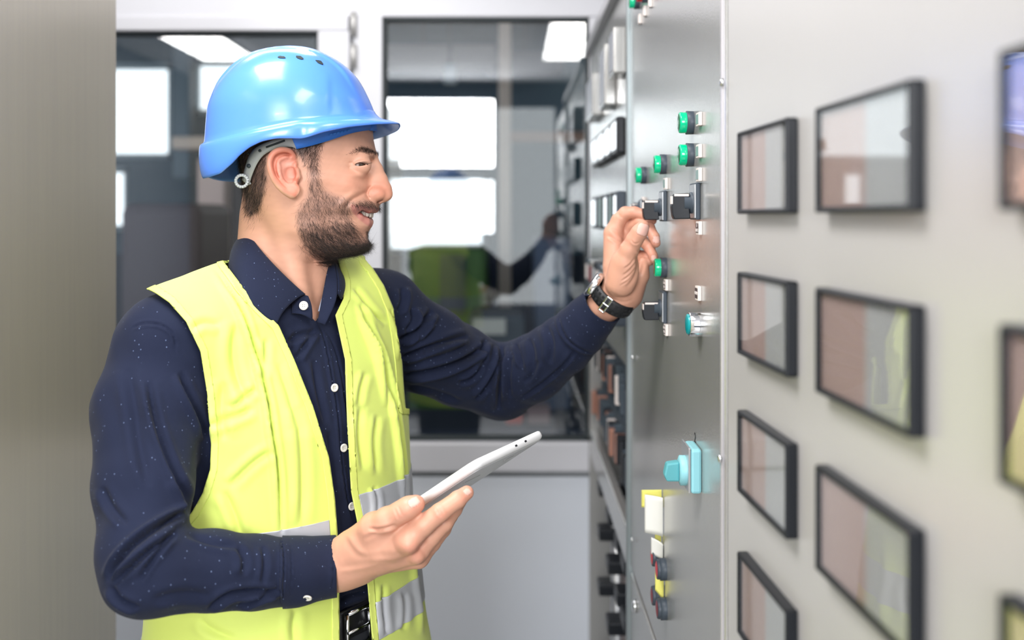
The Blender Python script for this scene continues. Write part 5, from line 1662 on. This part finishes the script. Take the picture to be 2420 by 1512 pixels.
# grooves (raised ribs) on the strap
rb = MB()
for k in range(26):
    t0 = 2 * math.pi * k / 26
    for hh in (-.0055, 0, .0055):
        p = ringp(t0, .0034, hh)
        d = (ringp(t0 + .05, .0034, hh) - p).normalized()
        nn = (p - (wc + wn * hh)).normalized()
        M = Matrix((d, wn, nn)).transposed().to_4x4(); M.translation = p
        rb.box((-.0018, -.0019, -.0004), (.0018, .0019, .0005), .0003, M=M)
rb.build('strap_ribs', M_rubber, strap)
tb_ = None
best = 9
for k in range(360):
    t0 = math.radians(k); p = ringp(t0, .004, 0)
    q = proj(np.array([p])); dd = math.hypot(q[0, 0] - 1434, q[0, 1] - 716) + (100 if p.y > wc.y else 0)
    if tb_ is None or dd < best: best, tb_ = dd, t0
p = ringp(tb_, .0038, 0); d = (ringp(tb_ + .05, .0038, 0) - p).normalized(); nn = (p - wc).normalized()
M = Matrix((d, wn, nn)).transposed().to_4x4(); M.translation = p
bk = MB()
bk.box((-.0045, -.0125, 0), (-.0025, .0125, .0022), .0006, M=M).box((.0030, -.0125, 0), (.0050, .0125, .0022), .0006, M=M)
bk.box((-.0045, -.0125, 0), (.0050, -.0105, .0022), .0006, M=M).box((-.0045, .0105, 0), (.0050, .0125, .0022), .0006, M=M).box((-.0040, -.0012, .001), (.0050, .0012, .0030), .0005, M=M)
bk.build('buckle', M_chrome, strap)
best = 9e9
for k in range(360):
    t0 = math.radians(k); p = ringp(t0, .004, 0); q = proj(np.array([p])); dd = math.hypot(q[0, 0] - 1403, q[0, 1] - 672)
    if dd < best: best, tw = dd, t0
p = ringp(tw, -.001, 0); nn = (p - wc).normalized()
MB().lathe([(0, 0), (.019, 0), (.0200, .003), (.0200, .0075), (.0185, .0095), (.0165, .0100)], p, nn, 36).build('watch_case', M_chrome, strap)
MB().lathe([(.0166, .0092), (.0160, .0096), (0, .0098)], p, nn, 36).build('watch_face', M_black, strap)
# ------------------------------------------------------------------ hard hat
M_hat = mat('glossy_blue_hat_plastic', (.090, .265, .86), .24, coat=.22, spec=.45)
M_hatin = mat('deep_blue_sweatband', (.030, .17, .62), .42)
M_harness = mat('grey_harness_plastic', (.33, .34, .33), .45)
H_f = tab([(121, 697), (122.5, 735), (126, 752), (133, 768), (142, 785), (152, 803), (168, 823), (186, 839), (204, 853), (222, 865), (250, 880), (279, 889), (340, 895)])
H_b = tab([(121, 683), (122.5, 665), (126, 646), (133, 618), (142, 594), (152, 580), (168, 559), (186, 543), (204, 527), (222, 517), (250, 504), (290, 495), (340, 492)])
H_w = tab([(121, .010), (123, .032), (127, .046), (134, .060), (145, .073), (160, .083), (180, .092), (205, .099), (240, .105), (285, .108), (345, .110)])
RIM = tab([(485, 338), (494, 336), (541, 324), (601, 308), (660, 295), (708, 286), (768, 280), (827, 277), (887, 279), (960, 280)])
LOW = tab([(480, 424), (500, 420), (525, 412), (553, 388), (570, 369), (594, 350), (622, 336), (656, 329), (684, 329), (713, 330), (727, 325), (756, 312), (803, 298), (851, 289), (887, 285.5), (950, 285)])
def ringpt(th, yv, w_add=0.0):
    """point of the dome at picture height yv (middle plane) and angle th (0=front)"""
    xf = np.interp(yv, *H_f); xb = np.interp(yv, *H_b); w = np.interp(yv, *H_w)
    c = xx((xf + xb) / 2); a = (xf - xb) / 2 / FPX * YM + w_add; b = w + w_add
    n = 2.15
    ct, st_ = math.cos(th), math.sin(th)
    x = c + a * math.copysign(abs(ct) ** (2 / n), ct)
    y = b * math.copysign(abs(st_) ** (2 / n), st_)
    return x, y, zy(yv)
def zline(T, x, ay):
    """height of an edge read off the photo on the near side; ay = |y| offset"""
    Y = YM - ay
    return EYE - (np.interp(CX + x / Y * FPX, *T) - HY) / FPX * Y
NT = 180
ths = [2 * math.pi * i / NT for i in range(NT)]
rings = []
levels = [121, 121.6, 123, 125, 128, 132, 137, 143, 150, 158, 167, 177, 188, 200, 213, 227, 242, 258, 272]
for yv in levels:
    row = []
    for th in ths:
        x, y, z = ringpt(th, yv)
        # central raised band over the crown and side step
        k = np.clip((.047 - abs(y)) / .006, 0, 1); k = k * k * (3 - 2 * k)
        up_ = np.clip((235 - yv) / 45, 0, 1)
        nrm = np.array([x - xx(692), y, (z - zy(285)) * 1.2]); nrm /= np.linalg.norm(nrm)
        p = np.array([x, YM + y, z]) + nrm * (.0026 * k * up_)
        # front boss: step forward of a line across the side
        qx = CX + x / (YM - abs(y)) * FPX
        fk = np.clip((qx - (776 - .10 * (280 - yv) * 0)) / 8, 0, 1) * np.clip((yv - 190) / 30, 0, 1)
        p += nrm * (-.0016 * fk * (1 if abs(y) > .02 else abs(y) / .02))
        row.append(p)
    rings.append(row)
# ring on the rim line, then the skirt / peak
def rimring(kind):
    row = []
    for th in ths:
        x, y, z = ringpt(th, 290)
        ay = abs(y)
        d = np.array([math.cos(th), math.sin(th)]); 
        back = max(0, -math.cos(th)); front = max(0, math.cos(th))
        zr = zline(RIM, x, ay); zl = zline(LOW, x, ay)
        peak = .0225 * np.clip((math.cos(th) - .30) / .70, 0, 1) ** .8
        if kind == 'dome':
            row.append(np.array([x, YM + y, zr + .003]))
        elif kind == 'groove':
            row.append(np.array([x + .0005 * d[0], YM + y + .0005 * d[1], zr]))
        elif kind == 'out1':
            o = .0045 + peak * .55
            row.append(np.array([x + o * d[0], YM + y + o * d[1], zr - .0015 - .001 * front]))
        elif kind == 'out2':
            o = .0062 + peak * .92 
            zz2 = zr - .004 if front < .3 else zr - .004
            row.append(np.array([x + o * d[0], YM + y + o * d[1], min(zz2, zl + .006) if False else zr - .004 - .0015 * front]))
        elif kind == 'mid':
            o = .0068 + peak
            row.append(np.array([x + o * d[0], YM + y + o * d[1], (zr - .004) * .5 + zl * .5 - .0022 * peak / .0225]))
        elif kind == 'low':
            o = .0066 + peak * .985 - .004 * back
            row.append(np.array([x + o * d[0], YM + y + o * d[1], zl - .0050 * peak / .0225]))
    return row
for k in ('dome', 'groove', 'out1', 'out2', 'mid', 'low'): rings.append(rimring(k))
# inside of the skirt and the shell
def inner(off, dz, peakf):
    row = []
    for th in ths:
        x, y, z = ringpt(th, 290)
        d = np.array([math.cos(th), math.sin(th)]); front = max(0, math.cos(th)); back = max(0, -math.cos(th))
        peak = .0225 * np.clip((math.cos(th) - .30) / .70, 0, 1) ** .8
        o = off + peak * peakf - (.004 * back if off > 0 else 0)
        zl = zline(LOW, x, abs(y))
        row.append(np.array([x + o * d[0], YM + y + o * d[1], zl + dz - .0048 * (peak / .0225) * peakf]))
    return row
rings.append(inner(.0040, .0006, .97))
rings.append(inner(-.0015, .0040, .05))
rings.append(inner(-.0030, .0150, 0))
for yv in (262, 230, 200, 170, 145, 130, 124.5):
    row = []
    for th in ths:
        x, y, z = ringpt(th, yv, -.0030)
        row.append(np.array([x, YM + y, z - .0020]))
    rings.append(row)
V = [p for r in rings for p in r]
Fc = []
for i in range(len(rings) - 1):
    for j in range(NT):
        j2 = (j + 1) % NT
        Fc.append((i * NT + j, i * NT + j2, (i + 1) * NT + j2, (i + 1) * NT + j))
V.append(np.mean(rings[0], 0) + np.array([0, 0, .0002])); V.append(np.mean(rings[-1], 0))
for j in range(NT):
    j2 = (j + 1) % NT
    Fc.append((len(V) - 2, j2, j)); Fc.append((len(V) - 1, (len(rings) - 1) * NT + j, (len(rings) - 1) * NT + j2))
hat = link_mesh('hard_hat', V, Fc, M_hat, person, True)
sb = hat.modifiers.new('sub', 'SUBSURF'); sb.levels = 1; sb.render_levels = 1
# vents: dark slots let into the raised band
def dome_hit(x, y):
    """surface point of the near side of the dome under a pixel"""
    best = None
    for r in rings[:len(levels)]:
        pass
    A = np.array([p for r in rings[:len(levels) + 1] for p in r]); A = A[A[:, 1] < YM + .01]
    q = proj(A); i = np.argsort(((q - [x, y]) ** 2).sum(1))[:6]
    w_ = 1 / (np.linalg.norm(q[i] - [x, y], axis=1) + .3)
    return (A[i] * w_[:, None]).sum(0) / w_.sum()
for pts in ([(655.5, 134.5), (665, 133.5), (673, 134.5), (675, 138.5), (668, 139.5), (660, 139)], [(698, 133.5), (708, 134), (716, 137), (719, 141.5), (712, 141.5), (703, 139)], [(744, 142), (754, 144), (761, 149), (764, 154.5), (757, 152), (748, 148)]):
    for s in (1, -1):
        P_ = [dome_hit(*p) for p in smooth_closed(pts, 1)]
        c = np.mean(P_, 0); n_ = np.array([c[0] - xx(692), c[1] - YM, (c[2] - zy(285)) * 1.3]); n_ /= np.linalg.norm(n_)
        P_ = [p - n_ * ((p - c) @ n_) * .6 for p in P_]
        b = MB()
        P2 = [p + n_ * .0009 for p in P_]; P1 = [p - n_ * .002 for p in P_]
        if s < 0:
            P2 = [np.array([p[0], 2 * YM - p[1], p[2]]) for p in P2]; P1 = [np.array([p[0], 2 * YM - p[1], p[2]]) for p in P1]
        b.prism(P1, Vector(np.array(P2[0]) - np.array(P1[0])))
        b.build('vent', M_gap, hat)
# sweatband over the brow and the grey harness behind it
def head_side(x, y, off):
    """point on the near side of the head under a pixel, lifted by off"""
    Y = YM - .06
    for _ in range(12):
        p = P3(x, y, Y); w2 = head_w2(np.array([p], F32))[0]
        Y = Y * .3 + .7 * (YM - math.sqrt(max(w2, 0)) - off)
    return P3(x, y, Y)
def wrap(name, low, high, off0, off1, m, mirror=True, n=28, thick=.0015, parent=None):
    lo_, hi_ = np.array(smooth(low, 3)), np.array(smooth(high, 3))
    rs_ = lambda A, n: np.stack([np.interp(np.linspace(0, 1, n), np.linspace(0, 1, len(A)), A[:, i]) for i in (0, 1)], 1)
    lo_, hi_ = rs_(lo_, n), rs_(hi_, n)
    G = []
    for t_ in (0, .33, .66, 1):
        G.append([head_side(*(l * (1 - t_) + h * t_), off0 + (off1 - off0) * t_) for l, h in zip(lo_, hi_)])
    for s in ((1, -1) if mirror else (1,)):
        GG = [[np.array([p[0], YM + (p[1] - YM) * s, p[2]]) for p in r] for r in G]
        o = MB().grid(GG).build(name, m, parent or hat)
        md = o.modifiers.new('t', 'SOLIDIFY'); md.thickness = thick; md.offset = 0
    return o
wrap('sweatband', [(701, 352), (735, 344.5), (768, 335), (800, 324.5), (827, 315), (855, 309.5), (880, 307)], [(688, 322), (735, 305), (768, 296), (800, 288), (827, 282), (855, 277), (878, 272)], .0060, .010, M_hatin)
# front closing strip of the sweatband across the forehead
fr_ = []
for t_ in (0, .5, 1):
    row = []
    for s in np.linspace(-1, 1, 13):
        lo_p, hi_p = head_side(874, 307.5, .006), head_side(874, 276, .009)
        p = lo_p * (1 - t_) + hi_p * t_
        w_ = YM - p[1]
        row.append(np.array([xx(885) + .003 - (xx(885) + .003 - p[0]) * s * s, YM - w_ * s, p[2]]))
    fr_.append(row)
MB().grid(fr_).build('sweatband', M_hatin, hat).modifiers.new('t', 'SOLIDIFY').thickness = .002
# slotted comb on the sweatband
b = MB()
for k in range(6):
    for r_i in range(2):
        x_, y_ = 783 + k * 8.4, 317.5 - k * 2.0 - r_i * 10.5
        p = head_side(x_, y_, .0098)
        q_ = [head_side(x_ - 3.2, y_ - 1.6 + 1, .0090), head_side(x_ + 3.2, y_ - 3.2 + 1, .0090), head_side(x_ + 3.2, y_ + 1.4, .0090), head_side(x_ - 3.2, y_ + 3.0, .0090)]
        b.prism([a for a in q_], (0, -.0012, 0))
b.build('size_slots', mat('blue_slot_plastic', (.05, .25, .75), .35), hat)
wrap('harness_strap', [(700, 352), (693, 347), (669, 346), (645, 353), (621, 367), (607, 387), (596, 412), (588, 438)], [(694, 322), (685, 322), (660, 326), (636, 334), (606, 346), (590, 364), (582, 388), (573, 425)], .0060, .0080, M_harness)
# round the back of the neck
G = []
for t_ in (0, .5, 1):
    row = []
    for s in np.linspace(-1, 1, 11):
        a = head_side(590, 436, .007); bpt = head_side(580, 412, .008)
        p = a * (1 - t_) + bpt * t_
        row.append(np.array([p[0] - .016 * (1 - s * s), YM + (p[1] - YM) * s, p[2]]))
    G.append(row)
MB().grid(G).build('harness_strap', M_harness, hat).modifiers.new('t', 'SOLIDIFY').thickness = .002
# buckle loop at the nape
lp = MB(); c0 = Vector(head_side(582, 428, .008)) + Vector((-.004, -.004, 0))
pts = [c0 + Vector((.0062 * math.cos(t) * 1.15, -.001, .0070 * math.sin(t))) for t in np.linspace(0, 2 * math.pi, 17)]
for a, b2 in zip(pts[:-1], pts[1:]): lp.tube(a, b2, .0019, seg=10)
lp.build('buckle_loop', mat('pale_grey_plastic', (.5, .53, .53), .35), hat)
# holes of the harness
for (x_, y_, r) in ((614, 356, .0017), (587, 363, .0014), (588, 392, .0026)):
    p = head_side(x_, y_, .0092)
    MB().lathe([(0, 0), (r, 0), (r, .0006), (0, .0006)], p, (-.2, -1, 0), 14).build('strap_hole', M_gap, hat)
p0_, p1_ = Vector(head_side(629, 348, .0086)), Vector(head_side(673, 332, .0090))
MB().tube(p0_, p1_, .0011, seg=8).build('strap_hole', M_gap, hat)

# ------------------------------------------------------------------ tablet
Cn = P3(1129, 1108, 1.072)
Tn = P3(1293, 1030, 1.200)
Hd = P3(900, 1262, 1.160)
ux = Vector(Tn - Cn); Lx = ux.length; ux.normalize()
vy = Vector(Hd - Cn); vy = (vy - ux * vy.dot(ux)); vy.normalize()
Ly = .205
nz_ = ux.cross(vy).normalized()
if nz_.z < 0: nz_ = -nz_
tab_ = empty('tablet', Cn + np.array(ux) * Lx / 2, 'white tablet held flat in the right hand, seen almost edge on', 'tablet')
def rrect(x0, x1, y0, y1, r, n=8):
    P_ = []
    for cx_, cy_, a0 in ((x1 - r, y1 - r, 0), (x0 + r, y1 - r, 90), (x0 + r, y0 + r, 180), (x1 - r, y0 + r, 270)):
        for k in range(n + 1):
            a = math.radians(a0 + 90 * k / n); P_.append((cx_ + r * math.cos(a), cy_ + r * math.sin(a)))
    return P_
O = Vector(Cn)
def tp(x, y, z): return O + ux * x + vy * y + nz_ * z
M_tab = mat('white_tablet_plastic', (.90, .90, .92), .30, coat=.3)
M_tabback = mat('light_grey_tablet_back', (.66, .67, .70), .35)
tk = .0104
b = MB()
prof = [(.0, .0014, 0), (.0006, .0004, 0), (.0016, 0, 0), (tk - .0012, 0, 0), (tk - .0003, .0005, 0), (tk, .0018, 0)]
prof = [(0, .0045), (.0012, .0018), (.0032, .0003), (tk * .6, 0), (tk - .0012, .0004), (tk, .0016)]
rows_ = []
for z_, ins in prof:
    rows_.append([b.bm.verts.new(tp(x, y, z_)) for x, y in rrect(ins, Lx - ins, ins, Ly - ins, .012)])
for A, B in zip(rows_[:-1], rows_[1:]):
    for i in range(len(A)):
        f = b.bm.faces.new((A[i], A[(i + 1) % len(A)], B[(i + 1) % len(A)], B[i])); f.smooth = True
b.bm.faces.new(list(reversed(rows_[0]))); b.bm.faces.new(rows_[-1])
under(b.build('case', M_tab), tab_)
def slab(name, x0, x1, y0, y1, z0, z1, r, m):
    b = MB(); pts = rrect(x0, x1, y0, y1, r, 5)
    b.prism([tp(x, y, z0) for x, y in pts], nz_ * (z1 - z0))
    return under(b.build(name, m), tab_)
slab('screen', .012, Lx - .012, .014, Ly - .014, tk - .0002, tk + .0004, .003, mat('dark_glass_screen', (.01, .012, .016), .05, coat=.8))
slab('back_cover', .007, Lx - .007, .007, Ly - .007, -.0005, .0002, .009, M_tabback)
slab('emblem', Lx * .62, Lx * .76, .030, .034, -.0010, -.0004, .0015, M_silver)
slab('emblem', Lx * .30, Lx * .52, .060, .063, -.0010, -.0004, .0012, M_silver)
for f_ in (.56, .70):
    under(MB().box((-.0022, -.0004, -.0012), (.0022, .0006, .0012), .0003, M=Matrix.Translation(tp(Lx * f_, .0002, tk * .5)) @ Matrix((ux, vy, nz_)).transposed().to_4x4()).build('port', M_black), tab_)
